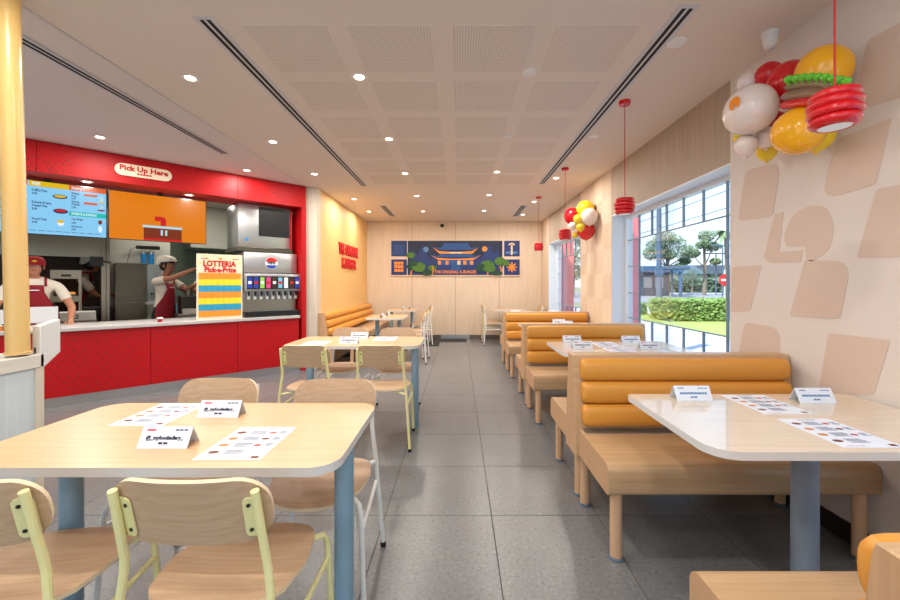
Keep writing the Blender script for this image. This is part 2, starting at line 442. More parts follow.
# ---- right wall: piers, headers, sills
TW = .235
wl = root('wall_right', (0,0,0), kind='structure')
WIN = ((-.64, 1.57), (2.86, 5.07), (6.36, 8.6))
HEAD, SILL = 2.19, .42
for y0, y1, mt in ((YF,-.64,'mural_ground'), (1.57,2.86,'mural_ground'), (5.07,6.36,'pier_light'), (8.6,YB,'panel_wood')):
    MB().box(XR, XR+TW, y0, y1, 0, H).build('pier', mt, wl, smooth=False)
for y0, y1 in WIN:
    MB().box(XR, XR+TW, y0, y1, HEAD, H).build('header', 'header_wood', wl, smooth=False)
    MB().box(XR, XR+TW, y0, y1, 0, SILL).build('sill_wall', 'mural_ground', wl, smooth=False)
MB().box(XR-.014, XR, YF, YB, 0, .10).build('baseboard_right', 'baseboard_black', kind='structure', smooth=False)
# two-tone squares on the pier between the windows
for i in range(4):
    for k in range(8):
        y0 = 5.075+.322*i; z0 = .10+.336*k; m_ = 'pier_dark' if (i+k) % 2 else 'pier_light'
        sh = .035
        MB().prism([(y0, z0), (y0+.317, z0), (y0+.317, z0+.331), (y0, z0+.331)], XR-.003, XR, 'YZ').build('wall_tile', m_, wl, smooth=False)
# mural of slanted rounded squares on the near pier (printed film, a hair proud of the wall)
def wpt(px, py): d = XR*393/(px-458.3); return (d, CZ+(284-py)*d/393)
def mural(px, r=.05):
    P = [Vector(wpt(*p)).to_2d() for p in px]; out = []; n = len(P)
    rs = r if isinstance(r, (list, tuple)) else [r]*n
    for i in range(n):
        a, c, b_ = P[i-1], P[i], P[(i+1) % n]; q = min(rs[i], (a-c).length*.45, (b_-c).length*.45)
        s0 = c+(a-c).normalized()*q; s1 = c+(b_-c).normalized()*q
        if q < .006: out.append(tuple(c)); continue
        for k in range(6): t_ = k/5; p = s0*(1-t_)**2+c*2*t_*(1-t_)+s1*t_**2; out.append(tuple(p))
    return MB().prism(out, XR-.0025, XR, 'YZ').build('mural_shape', 'mural_tan', wl, smooth=False)
mural([(746,170),(781,162),(773,216),(738,221)], [.04,.1,.04,.04])
mural([(838,139),(893,117),(876,184),(820,201)], [.02,.02,.02,.12])
mural([(877,189),(905,184),(905,257),(857,258)], [.02,0,0,.02])
mural([(732,267),(762,265),(750,311),(731,312)], .02)
mural([(805,260),(852,261),(840,319),(790,316)], [.02,.1,.02,.02])
mural([(745,322),(781,328),(779,362),(737,362)], [.04,.1,.02,.04])
mural([(829,333),(891,340),(874,395),(818,395)], .02)
mural([(868,40),(905,20),(905,96),(852,112)], [.02,0,0,.02])
mural([(790,64),(826,42),(850,50),(840,100),(800,118),(778,112)], .1)
# letter-like emblem: an L stroke and a round blob
mural([(775,214),(784,212),(779,252),(803,250),(801,262),(770,263),(764,258)], [0,0,0,0,0,.06,.02])
mural([(784,236),(792,215),(812,204),(828,208),(835,228),(830,250),(812,262),(806,259),(806,246),(786,247)], [.08,.12,.12,.12,.12,.12,.05,.02,.02,.03])
# ---- windows
def window(idx, y0, y1):
    w = root('window_%d' % idx, (XR, y0, 0), kind='structure'); L = y1-y0; gx = .20
    f = MB(); t_ = .05
    for a, b_ in ((0, t_), (L-t_, L)): f.box(gx-.03, gx+.05, a, b_, SILL, HEAD)
    f.box(gx-.03, gx+.05, t_, L-t_, SILL, SILL+t_); f.box(gx-.03, gx+.05, t_, L-t_, HEAD-t_, HEAD)
    f.build('window_frame', 'frame_white', w, bevel=.004, segs=1, smooth=False)
    MB().box(.0, gx-.03, 0, .004, SILL, HEAD).build('window_reveal', 'frame_white', w, smooth=False)
    MB().box(.0, gx-.03, L-.004, L, SILL, HEAD).build('window_reveal', 'frame_white', w, smooth=False)
    MB().box(.0, gx-.03, 0.004, L-.004, HEAD-.012, HEAD).build('window_reveal', 'frame_white', w, smooth=False)
    MB().box(-.02, gx-.03, .0, L, SILL, SILL+.02).build('window_sill', 'frame_white', w, bevel=.004, smooth=False)
    ys = [t_] + [.32+.31*k for k in range(6)] + [L-t_]; zs = [SILL+t_, .88, 1.195, 1.53, 1.86, HEAD-t_]
    # prairie grid: short bars in the top and bottom rows, cross bars in the two side columns
    hw = .0045
    def bar(a0, a1, z0, z1): MB().box(gx-.012, gx+.012, a0, a1, z0, z1).build('glazing_bar', 'muntin_dark', w, smooth=False)
    for z in (.88, 1.86): bar(t_, L-t_, z-hw, z+hw)
    for y in (ys[1], ys[-2]): bar(y-hw, y+hw, zs[0], zs[-1])
    for y in ys[2:-2]: bar(y-hw, y+hw, zs[0], .88-hw); bar(y-hw, y+hw, 1.86+hw, zs[-1])
    for z in (1.195, 1.53): bar(t_, ys[1]-hw, z-hw, z+hw); bar(ys[-2]+hw, L-t_, z-hw, z+hw)
    def pane(a0, a1, z0, z1): MB().box(gx-.003, gx+.003, a0+hw, a1-hw, z0+hw, z1-hw).build('pane', 'glass', w, smooth=False)
    for a, b_ in zip(ys[:-1], ys[1:]): pane(a, b_, zs[0], .88); pane(a, b_, 1.86, zs[-1])
    for a, b_ in ((ys[0], ys[1]), (ys[-2], ys[-1])):
        for z0, z1 in zip(zs[1:4], zs[2:5]): pane(a, b_, z0, z1)
    pane(ys[1], ys[-2], .88, 1.86)
    return w
window(1, *WIN[1]); window(2, *WIN[2]); window(4, *WIN[0])

# ================================================================== ceiling fittings
def downlight(loc, rz=0, lamp=True, label='', power=DOWN_W, name='downlight', on=True, zz=H):
    r = root(name, loc, rz, label, 'light')
    return r
dl = root('downlight', (0,0,H), 0, '', 'light', 'recessed ceiling downlights')
MB().lathe([(.036,-.001),(.050,-.005),(.056,-.004),(.058,.0),(.036,.0)], n=24).build('trim_ring', 'trim_white', dl)
MB().lathe([(.0345,-.003),(.0345,-.001)], n=20).build('lens', 'lamp_glow', dl)
ll = area('lamp', (0,0,-.012), .07, DOWN_W, (1,.945,.875), parent=dl); ll.data.shape = 'DISK'
rows = {
 'left row, over the aisle beside the counter': [(-1.93,2.83),(-1.935,4.10),(-1.94,5.3),(-1.82,6.86),(-1.83,8.04)],
 'middle left row, among the perforated panels': [(-.71,2.816),(-.71,4.02),(-.715,5.27),(-.70,6.62),(-.72,8.02)],
 'middle right row': [(.512,5.2),(.511,6.55),(.52,7.96)],
 'right row, over the booths': [(1.367,5.5),(1.364,7.08),(1.38,8.41)]}
ordn = ['nearest','second','third','fourth','farthest']
first = True
for rn, pts in rows.items():
    for k, (x, y) in enumerate(pts):
        od = 'farthest' if k == len(pts)-1 else ordn[k]
        lab = 'round glowing recessed downlight, %s of the %s' % (od, rn)
        if first: dl.location = (x, y, H); dl['label'] = lab; first = False
        else: copy_tree(dl, (x, y, H), label=lab)
copy_tree(dl, (-3.62,3.97,H), label='glowing downlight in the white ceiling, nearest to the yellow column')
copy_tree(dl, (-2.76,5.13,H), label='glowing downlight in the white ceiling, above the soda machine end of the counter')
for x, y, wh in ((-1.93,1.5,'above the nearest left table, wall side'),(-1.93,.1,'left of the viewpoint'),(-.71,1.5,'above the nearest left table, aisle side'),(-.71,.0,'just left overhead of the viewpoint'),(.51,.6,'overhead right of the viewpoint'),(1.37,-.3,'over the booth beside the viewpoint'),(-3.62,2.2,'over the queue area'),(-4.4,3.0,'over the left end of the counter'),(-5.3,1.4,'by the far left wall'),(-1.2,-1.5,'behind the viewpoint, left'),(.8,-1.6,'behind the viewpoint, right')):
    copy_tree(dl, (x,y,H), label='recessed downlight out of the picture, '+wh)
def disc(x, y, r, label, name, mat='trim_white'):
    o = root(name, (x,y,H), 0, label, 'ceiling fitting')
    MB().lathe([(r*.8,-.012),(r,-.008),(r*1.02,0),(r*.8,0)], n=28).build('rim', mat, o)
    MB().lathe([(r*.78,-.010),(r*.78,-.006)], n=28).build('grille', 'slot_frame', o)
disc(.5, 2.75, .05, 'larger white round disc among the perforated panels, nearer of two', 'ceiling_sensor')
disc(.498, 3.94, .042, 'smaller white round disc among the perforated panels, farther of two', 'ceiling_sensor')
disc(1.34, 2.41, .055, 'white round disc right of the long black slot vent', 'ceiling_speaker')
disc(1.36, 3.94, .045, 'white round disc between the slot vent and the window wall, farther one', 'ceiling_speaker')
def slot(name, x, y0, y1, label, w=.115, n=2):
    o = root(name, (x, (y0+y1)/2, H), 0, label, 'air vent'); L = (y1-y0)/2
    MB().box(-w/2, w/2, -L, L, -.004, .0).build('frame', 'slot_frame', o, smooth=False)
    step = w/(n+1)
    for k in range(n):
        c = -w/2+step*(k+1); MB().box(c-step*.28, c+step*.28, -L+.02, L-.02, -.0055, -.0035).build('slot_opening', 'slot_black', o, smooth=False)
    return o
slot('slot_vent', -1.42, 2.18, 5.95, 'long double black slot vent left of the perforated ceiling panels')
slot('slot_vent', 1.232, 2.09, 5.83, 'long double black slot vent right of the perforated ceiling panels')
slot('slot_vent', -2.65, 2.0, 4.48, 'double black slot vent in the white ceiling by the counter')
slot('slot_vent', -1.43, 7.4, 8.6, 'short slot vent near back wall, on the amber wall side', .14, 3)
slot('slot_vent', 1.235, 7.4, 8.6, 'short slot vent near back wall, on the window side', .14, 3)
# security camera heads
o = root('security_camera', (1.84,2.32,H), .4, 'white dome security camera above the big balloon burger', 'camera')
MB().lathe([(.046,0),(.046,-.016),(.040,-.024)], n=24).build('mount', 'trim_white', o)
MB().lathe([(.038,-.024),(.037,-.056),(.030,-.084),(.017,-.095)], n=24).build('body', 'trim_white', o)
MB().lathe([(.015,-.094),(.009,-.100)], n=16).build('camera_lens', 'slot_frame', o)
o = root('security_camera', (-.38, 9.2, H), 0, 'small dark camera hanging from the ceiling above the palace picture', 'camera')
MB().cyl((0,0), .02, -.09, 0, 12).build('stem', 'trim_white', o)
MB().ball((0,-.02,-.12), (.05,.06,.045)).build('body', 'black_plastic', o)
# pendants
pd = root('pendant_lamp', (0,0,H), 0, '', 'lamp', 'red ribbed pendant lamps')
MB().lathe([(.001,-.032),(.044,-.030),(.046,-.004),(.046,0),(.001,0)], n=24).build('canopy', 'red_gloss', pd)
MB().tube([(0,0,-.03),(0,0,-.78)], .0032, 8).build('cord', 'red_cord', pd)
prof = [(.012,-.778),(.05,-.786)]
for k in range(4):
    zc = -.806-.030*k; rb = (.056,.064,.064,.058)[k]
    for a in range(-60, 61, 20): prof.append((rb+.0175*math.cos(math.radians(a)), zc-.0175*math.sin(math.radians(a))))
prof += [(.062,-.916),(.050,-.919),(.048,-.914)]
MB().lathe(prof, n=36).build('shade', 'red_gloss', pd, angle=60)
MB().lathe([(.047,-.917),(.047,-.913)], n=28).build('diffuser', 'pendant_glow', pd)
PD = [(1.36,1.41,'red ribbed pendant lamp hanging in front of the balloon burger'),
      (1.351,3.19,'red ribbed pendant lamp hanging before the near window'),
      (1.368,5.03,'red ribbed pendant lamp beside the small balloon cluster'),
      (1.372,6.70,'farthest red ribbed pendant lamp, near the palace picture')]
pd.location = (1.36,1.42,H); pd['label'] = PD[0][2]
for x, y, lb in PD[1:]: copy_tree(pd, (x,y,H), label=lb)

# ================================================================== booths
def booth(loc, label, rearonly=False):
    r = root('booth_bench', loc, 0, label, 'bench', 'double booth benches along the windows')
    X0, X1 = .70, 1.972
    for sgn in (-1, 1):
        # seat block with rounded nose, its end grain shows in the aisle
        prof = []
        y_in, y_out, zt, zb, q = .075, (.56 if sgn < 0 else .59), .46, .315, .045
        prof = [(sgn*y_in, zb), (sgn*y_in, zt)]
        for k in range(7): a = math.radians(90-15*k); prof.append((sgn*(y_out-q+q*math.cos(a)), zt-q+q*math.sin(a)))
        for k in range(5): a = math.radians(-22.5*k); prof.append((sgn*(y_out-.025+.025*math.cos(a)), zb+.025+.025*math.sin(a)))
        s_ = MB(); s_.prism(prof, X0, X1, 'YZ', 'booth_wood')
        # end faces get the upright grain
        k1 = s_.mi('booth_side_wood'); s_.m[0] = k1; s_.m[1] = k1
        s_.build('seat', None, r, bevel=0, angle=30)
        # three stacked vinyl rolls leaning on the panel
        for j, (yc, zc, ry, rz_) in enumerate(((.073,.804,.050,.070), (.091,.676,.050,.068), (.109,.548,.050,.068))):
            mm = MB(); n = 20; xs = [X0+.020, X0+.026, X0+.040, X0+.068, X1-.09, X1-.062, X1-.048, X1-.042]; sc = [.62,.86,.96,1,1,.96,.86,.62]
            vs = []; fs = []
            for x, q_ in zip(xs, sc):
                for k in range(n):
                    a = 2*PI*k/n; c_, s2 = math.cos(a), math.sin(a)
                    vs.append((x, sgn*(yc+ry*q_*math.copysign(abs(c_)**.75, c_)), zc+rz_*q_*math.copysign(abs(s2)**.75, s2)*.93))
            for i in range(len(xs)-1):
                for k in range(n): fs.append((i*n+k, i*n+(k+1)%n, (i+1)*n+(k+1)%n, (i+1)*n+k))
            fs.append(tuple(range(n))); fs.append(tuple((len(xs)-1)*n+k for k in range(n)))
            mm.add(vs, fs, 'vinyl'); mm.build('cushion_roll', None, r, angle=50)
        MB().box(X0+.02, X1-.02, sgn*.09 if sgn > 0 else -.17, .17 if sgn > 0 else -.09, .4605, .466).build('seat_rail', 'steel_bright', r, smooth=False)
    pnl = MB().prism([(-.105,.30),(.105,.30),(.10,.46),(.052,.86),(.045,.886),(-.045,.886),(-.052,.86),(-.10,.46)], X0-.018, X1, 'YZ', 'booth_wood')
    k1 = pnl.mi('booth_side_wood'); pnl.m[0] = k1; pnl.m[1] = k1
    pnl.build('back_panel', None, r, bevel=.004, segs=1)
    for x in (.752, 1.912):
        for y in (-.515, -.056, .056, .545 if False else .530):
            lg = MB().tube([(x,y,.012),(x,y,.316)], .0275, 18).build('leg', 'leg_wood', r)
            MB().lathe([(.033,0),(.033,.006),(.028,.010)], c=(x,y,0), n=18).build('foot_disc', 'pole_grey', lg)
    return r
BY = [.60, 2.39, 4.20, 6.0]
b1 = booth((0,BY[1],0), 'double booth bench with its full orange back in view, second from the viewpoint')
copy_tree(b1, (0,BY[0],0), label='nearest booth bench, only a seat corner and orange roll in the lower right corner')
copy_tree(b1, (0,BY[2],0), label='third booth bench, behind the near window table')
copy_tree(b1, (0,BY[3],0), label='farthest booth bench, by the second window')
# ================================================================== tables
def booth_table(loc, label, x1=1.96):
    r = root('booth_table', loc, 0, label, 'table', 'booth tables along the windows'); X0 = .85
    out = rrect(X0, x1, -.345, .345, [.02,.03,.10,.02], 6)
    MB().prism(out, .722, .75, 'XY', 'table_wood_glare', 'edge_pale').build('tabletop', None, r, angle=40)
    MB().cyl((1.45,0), .047, .006, .722, 32).build('pedestal', 'blue_leg_grey', r)
    MB().lathe([(.075,0),(.075,.006),(.05,.012)], c=(1.45,0,0), n=36).build('base_plate', 'blue_leg_grey', r)
    return r
t1 = booth_table((0,1.645,0), 'nearest booth table on the right, set with two cards and two menus')
copy_tree(t1, (0,3.455,0), label='second booth table, set with four small tent cards')
copy_tree(t1, (0,5.26,0), label='third booth table, between the two farther booth benches')
copy_tree(t1, (0,7.3,0), label='fourth booth table, behind the farthest booth bench')
def cafe_table(loc, label, w, d, legs, mat='table_wood_left', group='free-standing tables'):
    r = root('cafe_table', loc, 0, label, 'table', group)
    MB().prism(rrect(-w/2, w/2, -d/2, d/2, .09, 8), .722, .75, 'XY', mat, 'edge_pale').build('tabletop', None, r, angle=40)
    for x, y in legs:
        lg = MB().cyl((x,y), .034, .0, .722, 24).build('leg', 'blue_leg', r)
    return r
cafe_table((-.9975,1.515,0), 'nearest left table with two at-sign cards and two printed menus', 1.245, .65, ((.585,-.095),(-.40,-.095)))
cafe_table((-.9725,3.845,0), 'second left table, ringed by two yellow and two white chairs', 1.245, .65, ((.575,-.235),(-.39,-.235)))
cafe_table((-1.21,6.75,0), 'small table before the orange wall bench, nearer one', .62, .80, ((-.17,-.06),(.19,.05)))
cafe_table((-1.21,8.55,0), 'small table before the orange wall bench, by the back wall', .62, .72, ((-.22,-.15),(.19,.1)))
cafe_table((1.12,8.75,0), 'small table in the far right corner below the palace picture', .70, .62, ((0,0),))
# ================================================================== chairs
def chair(fmat, loc, rz, label, group):
    r = root('dining_chair', loc, rz, label, 'chair', group)
    def bmap(x, z):
        y = -.225-.25*(z-.655)-.0+.034*(x/.195)**2+.012; n_ = Vector((-.068*x/.195**2, 1, .25)).normalized(); return (x, y, z), n_
    plate(rr_cols(.198, .655, .832, .075), bmap, .013, 'chair_wood', 'chair_edge').build('backrest', None, r, angle=50)
    def smap(x, y):
        z = .452+.010*(x/.2)**2+.010*max(0, (-y-.05)/.13)**2-.012*max(0, (y-.12)/.1)**2; return (x, y, z), Vector((0,0,1))
    cols = []
    for k in range(25):
        x = -.205+.41*k/24; u = abs(x)/.2051
        front = .215*(1-u**2.6)**(1/2.6) if u < 1 else 0; back = -.175*(1-u**3.2)**(1/3.2) if u < 1 else 0
        cols.append((x, back-.002+.0, front+.002))
    plate(cols, smap, .013, 'chair_wood', 'chair_edge', 6).build('seat', None, r, angle=50)
    R = .0105
    for s_ in (-1, 1):
        lg = MB().tube([(s_*.230,-.235,.012),(s_*.199,-.205,.44),(s_*.184,-.198,.575),(s_*.180,-.201,.61),(s_*.173,-.245,.805)], R, 10)
        lg.tube([(s_*.199,-.205,.437),(s_*.12,-.13,.437)], R*.8, 8)
        lg = lg.build('leg', fmat, r)
        MB().tube([(s_*.230,-.235,0),(s_*.2287,-.234,.022)], .0135, 10).build('foot_cap', 'rubber', lg)
        f = MB().tube([(s_*.222,.205,.012),(s_*.208,.19,.36),(s_*.204,.186,.405),(s_*.196,.172,.430),(s_*.17,.14,.438),(s_*.10,.09,.438)], R, 10).build('leg', fmat, r)
        MB().tube([(s_*.222,.205,0),(s_*.2212,.2045,.022)], .0135, 10).build('foot_cap', 'rubber', f)
        MB().tube([(s_*.210,.192,.345),(s_*.199,-.212,.335)], R*.85, 8).build('stretcher', fmat, r)
        p = MB(); x0, x1 = (.135,.176)
        vs = []
        q = rrect(x0, x1, .675, .785, .012, 3)
        F_ = []
        for off in (.0085, .0125):
            for (x, z) in q:
                (a, b_, c), n_ = bmap(s_*x, z); F_.append(Vector((a,b_,c))-n_*off)
        n = len(q); p.add(F_, [tuple(range(n)), tuple(range(n, 2*n))]+[(i, (i+1)%n, n+(i+1)%n, n+i) for i in range(n)])
        p = p.build('bracket', fmat, r)
        for z in (.695, .765):
            (a, b_, c), n_ = bmap(s_*.148, z); c0 = Vector((a,b_,c))-n_*.012; MB().tube([c0, c0-n_*.003], .005, 8).build('screw', 'screw', p)
    return r
GYC, GWC = 'yellow-framed plywood chairs', 'white-framed plywood chairs'
cy = chair('yellow_metal', (-.668,1.20,0), 0, 'yellow-framed plywood chair with its whole back in front, at the nearest left table', GYC)
copy_tree(cy, (-1.255,1.175,0), .12, 'yellow-framed plywood chair cut off by the left edge of the picture')
copy_tree(cy, (-.615,3.29,0), .03, 'yellow-framed chair on the aisle side of the second left table, back to viewer')
copy_tree(cy, (-1.20,3.29,0), -.02, 'yellow-framed chair on the counter side of the second left table, back to viewer')
cw = chair('white_metal', (-.595,1.72,0), PI+.04, 'white-framed chair across the nearest left table, on the aisle side', GWC)
copy_tree(cw, (-1.19,1.735,0), PI-.03, 'white-framed chair across the nearest left table, behind the tent cards')
copy_tree(cw, (-.64,4.03,0), PI+.05, 'white-framed chair on the far side of the second left table, aisle end')
copy_tree(cw, (-1.17,4.04,0), PI-.03, 'white-framed chair on the far side of the second left table, wall end')
copy_tree(cw, (-.80,6.58,0), PI/2+.2, 'nearest of three white-framed side-on chairs facing the orange wall bench')
copy_tree(cw, (-.79,7.12,0), PI/2+.2, 'middle of three white-framed side-on chairs facing the orange wall bench')
copy_tree(cw, (-.82,8.50,0), PI/2+.2, 'farthest white-framed side-on chair facing the orange wall bench, by back wall')
copy_tree(cw, (.78,8.52,0), -PI/2, 'white-framed side-on chair in the far right corner')
copy_tree(cy, (.78,9.0,0), -PI/2, 'yellow-framed side-on chair against the back wall in the far right corner')
copy_tree(cw, (1.60,8.72,0), PI/2, 'chair at the window end of the corner table, only its plywood back showing')
# ================================================================== wall bench under the amber wall
wbn = root('wall_bench', (XL,7.7,0), 0, 'long orange channelled bench along the amber wall', 'bench')
L0, L1 = -1.62, 1.55
for j, (xc, zc) in enumerate(((.085,.80),(.115,.68),(.145,.56))):
    mm = MB(); n = 16; ys = [L0+.03, L0+.04, L0+.08, L1-.08, L1-.02, L1-.01]; sc = [.6,.88,1,1,.88,.6]; vs = []; fs = []
    for y, q_ in zip(ys, sc):
        for k in range(n): a = 2*PI*k/n; vs.append((xc+.062*q_*math.cos(a), y, zc+.062*q_*math.sin(a)))
    for i in range(len(ys)-1):
        for k in range(n): fs.append((i*n+k, i*n+(k+1)%n, (i+1)*n+(k+1)%n, (i+1)*n+k))
    fs.append(tuple(range(n))); fs.append(tuple((len(ys)-1)*n+k for k in range(n)))
    mm.add(vs, fs, 'vinyl'); mm.build('cushion_roll', None, wbn, angle=50)
MB().box(.09, .56, L0+.03, L1, .32, .46).build('seat', 'booth_wood', wbn, bevel=.02, segs=3)
MB().prism([(0,0),(.22,0),(.22,.32),(.15,.5),(.09,.86),(0,.86)], L0, L0+.03, 'XZ').build('end_panel', 'booth_side_wood', wbn, bevel=.003, segs=1)
MB().box(0, .06, L0+.03, L1, 0, .86).build('back_board', 'booth_side_wood', wbn, smooth=False)
for y in (L0+.1, -.6, .45, L1-.1): MB().cyl((.50,y), .027, 0, .32, 16).build('leg', 'leg_wood', wbn)
# ================================================================== tent cards and menus
def bars(m_, x0, x1, n, z0, z1, mat, P):
    """n broken dashes between x0 and x1, standing in for print too small to read"""
    x = x0; rnd = random.Random(int(x0*1e4)+n)
    for k in range(n):
        w = (x1-x0)/n; a = x0+w*k; m_.add([P(a+w*.08, z0), P(a+w*(.7+.25*rnd.random()), z0), P(a+w*.9, z1), P(a+w*.08, z1)], [(0,1,2,3)], mat)
def card(loc, rz, label, words, ink='ink_dark', group='tent cards on the tables'):
    r = root('tent_card', loc, rz, label, 'card', group); w, hh, d = .086, .064, .034
    t_ = .0012
    s_ = MB()
    for sg in (-1, 1):
        s_.add([(-w, sg*d, 0), (w, sg*d, 0), (w, 0, hh), (-w, 0, hh), (-w, sg*(d-t_*1.2), 0), (w, sg*(d-t_*1.2), 0), (w, 0, hh-t_*2), (-w, 0, hh-t_*2)],
               [(0,1,2,3),(4,7,6,5),(0,4,5,1),(1,5,6,2),(0,3,7,4)], 'paper')
    s_.build('card_fold', None, r, smooth=False)
    ang = math.atan2(hh, d)
    def P(x, v): # v = 0..1 up the front slope
        return (x, -d+d*v-.0006, hh*v)
    pr = MB()
    bars(pr, -.072, -.032, 1, .80, .87, 'ink_red' if ink == 'ink_dark' else 'ink_grey', P)
    bars(pr, .028, .074, 3, .80, .86, ink, P); bars(pr, -.018, .016, 2, .20, .29, ink, P)
    pr.build('small_print', None, r, smooth=False, kind='stuff')
    if words:
        lt = text_mesh(words, .0165, ink, r, (0,-d+d*.48-.0009,hh*.48), (ang,0,0), .0002, bold=.0007)
        wd_ = max(v.co.x for v in lt.data.vertices)-min(v.co.x for v in lt.data.vertices); lt.scale.x = .128/wd_
    else:
        q = MB(); bars(q, -.064, .066, 13, .43, .56, ink, P); q.build('lettering', None, r, smooth=False)
    return r
foodie = '@_myfoodiediary_'
card((-1.003,1.361,.7505), 0, 'white at-sign tent card nearer the viewer on the nearest left table', foodie)
card((-1.003,1.668,.7505), 0, 'white at-sign tent card at the back of the nearest left table', foodie)
card((-1.025,3.69,.7505), 0, 'front tent card on the second left table', None)
card((-1.01,4.03,.7505), 0, 'rear tent card on the second left table', None)
card((1.128,1.905,.7505), 0, 'tent card at the aisle end of the nearest booth table', None, 'ink_blue')
card((1.68,1.865,.7505), 0, 'tent card at the wall end of the nearest booth table', None, 'ink_blue')
card((1.086,3.765,.7505), 0, 'rear tent card at the aisle end of the second booth table', None)
card((1.07,3.40,.7505), 0, 'front tent card at the aisle end of the second booth table', None)
card((1.64,3.745,.7505), 0, 'rear tent card at the window end of the second booth table', None)
card((1.64,3.38,.7505), 0, 'front tent card at the window end of the second booth table', None)
card((1.41,5.52,.7505), 0, 'left tent card on the third booth table', None)
card((1.44,5.25,.7505), 0, 'right, lower tent card on the third booth table', None)
card((1.08,7.42,.7505), 0, 'tent card at the aisle end of the fourth booth table', None)
card((1.78,7.42,.7505), 0, 'tent card at the window end of the fourth booth table', None)
card((-1.28,6.62,.7505), PI/2, 'nearer side-on card on the small table by the wall bench', None)
card((-1.25,7.0,.7505), PI/2, 'farther side-on card on the small table by the wall bench', None)
card((-1.18,8.50,.7505), PI/2, 'left side-on card on the table by the back wall', None)
card((-1.06,8.72,.7505), PI/2, 'right side-on card on the table by the back wall', None)
def menu(loc, rz, label, w=.215, l=.285):
    r = root('printed_menu', loc, rz, label, 'menu', 'paper menus on the tables')
    MB().box(-w/2, w/2, -l/2, l/2, 0, .0012).build('sheet', 'paper', r, smooth=False)
    p = MB(); z = .0016
    def q(x0, x1, y0, y1, mat): p.add([(x0,y0,z),(x1,y0,z),(x1,y1,z),(x0,y1,z)], [(0,1,2,3)], mat)
    rnd = random.Random(3)
    for k in range(4):
        y = l*.30-k*l*.20
        n = 10
        p.add([(-w*.34+.018*math.cos(2*PI*i/n), y+.012*math.sin(2*PI*i/n), z) for i in range(n)], [tuple(range(n))], ('food_brown','food_orange','food_orange','food_brown')[k])
        for j in range(5): q(-w*.18, -w*.18+w*(.22+.1*rnd.random()), y+.014-.0075*j, y+.0178-.0075*j, 'ink_dark' if j == 0 else 'ink_grey')
        if k < 3:
            p.add([(w*.20+.014*math.cos(2*PI*i/n), y+.010*math.sin(2*PI*i/n), z) for i in range(n)], [tuple(range(n))], ('food_red','food_brown','food_red')[k])
            for j in range(4): q(w*.31, w*.31+w*(.1+.06*rnd.random()), y+.012-.0075*j, y+.0158-.0075*j, 'ink_dark' if j == 0 else 'ink_grey')
    q(-w*.15, w*.18, l*.44, l*.455, 'ink_dark'); q(w*.32, w*.44, -l*.46, -l*.40, 'food_brown'); q(-w*.4, -w*.1, -l*.46, -l*.45, 'ink_red')
    p.build('print', None, r, smooth=False, kind='stuff')
    return r
menu((-1.27,1.685,.7503), 0, 'paper menu behind the front card on the nearest left table')
menu((-.735,1.383,.7503), 0, 'paper menu at front right on the nearest left table')
menu((-1.335,3.68,.7503), 0, 'paper menu on the counter side of the second left table')
menu((-.74,4.0,.7503), 0, 'paper menu on the aisle side of the second left table')
menu((1.418,1.825,.7503), 0, 'rear paper menu between the cards of the nearest booth table')
menu((1.418,1.478,.7503), 0, 'front paper menu near the edge of the nearest booth table')
menu((1.36,3.63,.7503), 0, 'rear paper menu on the second booth table')
menu((1.36,3.29,.7503), 0, 'front paper menu on the second booth table')

# ================================================================== wall sign and picture
sg = root('wall_sign', (XL,7.78,1.83), 0, 'red raised two-line lettering on the amber wall', 'sign')
RZ = (PI/2, 0, PI/2)
def sgn(body, y, z, size, width):
    o = text_mesh(body, size, 'letter_red', sg, (.012,y,z), RZ, .012, bold=.008)
    w = o.dimensions.x or 1; bpy.context.view_layer.update(); w = max(v.co.x for v in o.data.vertices)-min(v.co.x for v in o.data.vertices); o.scale.x = width/w
sgn('THE ORIGINAL', 0, .12, .29, 1.36); sgn('K-BURGER', .0, -.14, .27, 1.0)
# palace picture: relief panels in a pale frame
ART = root('wall_picture', (-.066, YB-.018, 1.925), 0, 'wide navy relief picture of a tiered palace with pine trees', 'picture')
AW, AH = 1.55, .435
MB().box(-AW, AW, -.03, 0, -AH, AH).build('frame', 'art_frame', ART, bevel=.004, segs=1, smooth=False)
def pic(m_, poly, mat, d0=-.03, d1=-.034): m_.prism(poly, d0, d1, 'XZ', mat)
m_ = MB(); pic(m_, [(-1.13,-AH+.03),(1.11,-AH+.03),(1.11,AH-.03),(-1.13,AH-.03)], 'art_sky'); m_.build('night_scene', None, ART, smooth=False)
for x0, z0 in ((-AW+.03, .035), (-AW+.03, -AH+.03), (1.15, .035), (1.15, -AH+.03)):
    q = MB(); pic(q, [(x0,z0),(x0+.37,z0),(x0+.37,z0+.37),(x0,z0+.37)], 'art_navy'); q.build('corner_panel', None, ART, smooth=False)
for pts in ([(-1.12,-.25),(-1.0,.18),(-.9,.05),(-.78,.30),(-.6,-.05),(-.5,.1),(-.35,-.25)], [(.3,-.25),(.5,.05),(.6,-.02),(.8,.30),(.92,.1),(1.0,.2),(1.1,-.25)]):
    m_ = MB(); pic(m_, pts, 'art_navy', -.034, -.038); m_.build('mountain', None, ART, smooth=False)
m_ = MB()
m_.prism([(-.70+.065*math.cos(a*PI/8), .20+.065*math.sin(a*PI/8)) for a in range(16)], -.034, -.042, 'XZ', 'art_lightblue')
m_.build('moon', None, ART, smooth=False)
MB().prism([(.69+.065*math.cos(a*PI/8), .21+.065*math.sin(a*PI/8)) for a in range(16)], -.034, -.042, 'XZ', 'art_orange').build('sun_disc', None, ART, smooth=False)
m_ = MB()
pic(m_, [(-1.1,-.40),(1.1,-.40),(1.1,-.17),(-1.1,-.17)], 'art_navy', -.038, -.040)
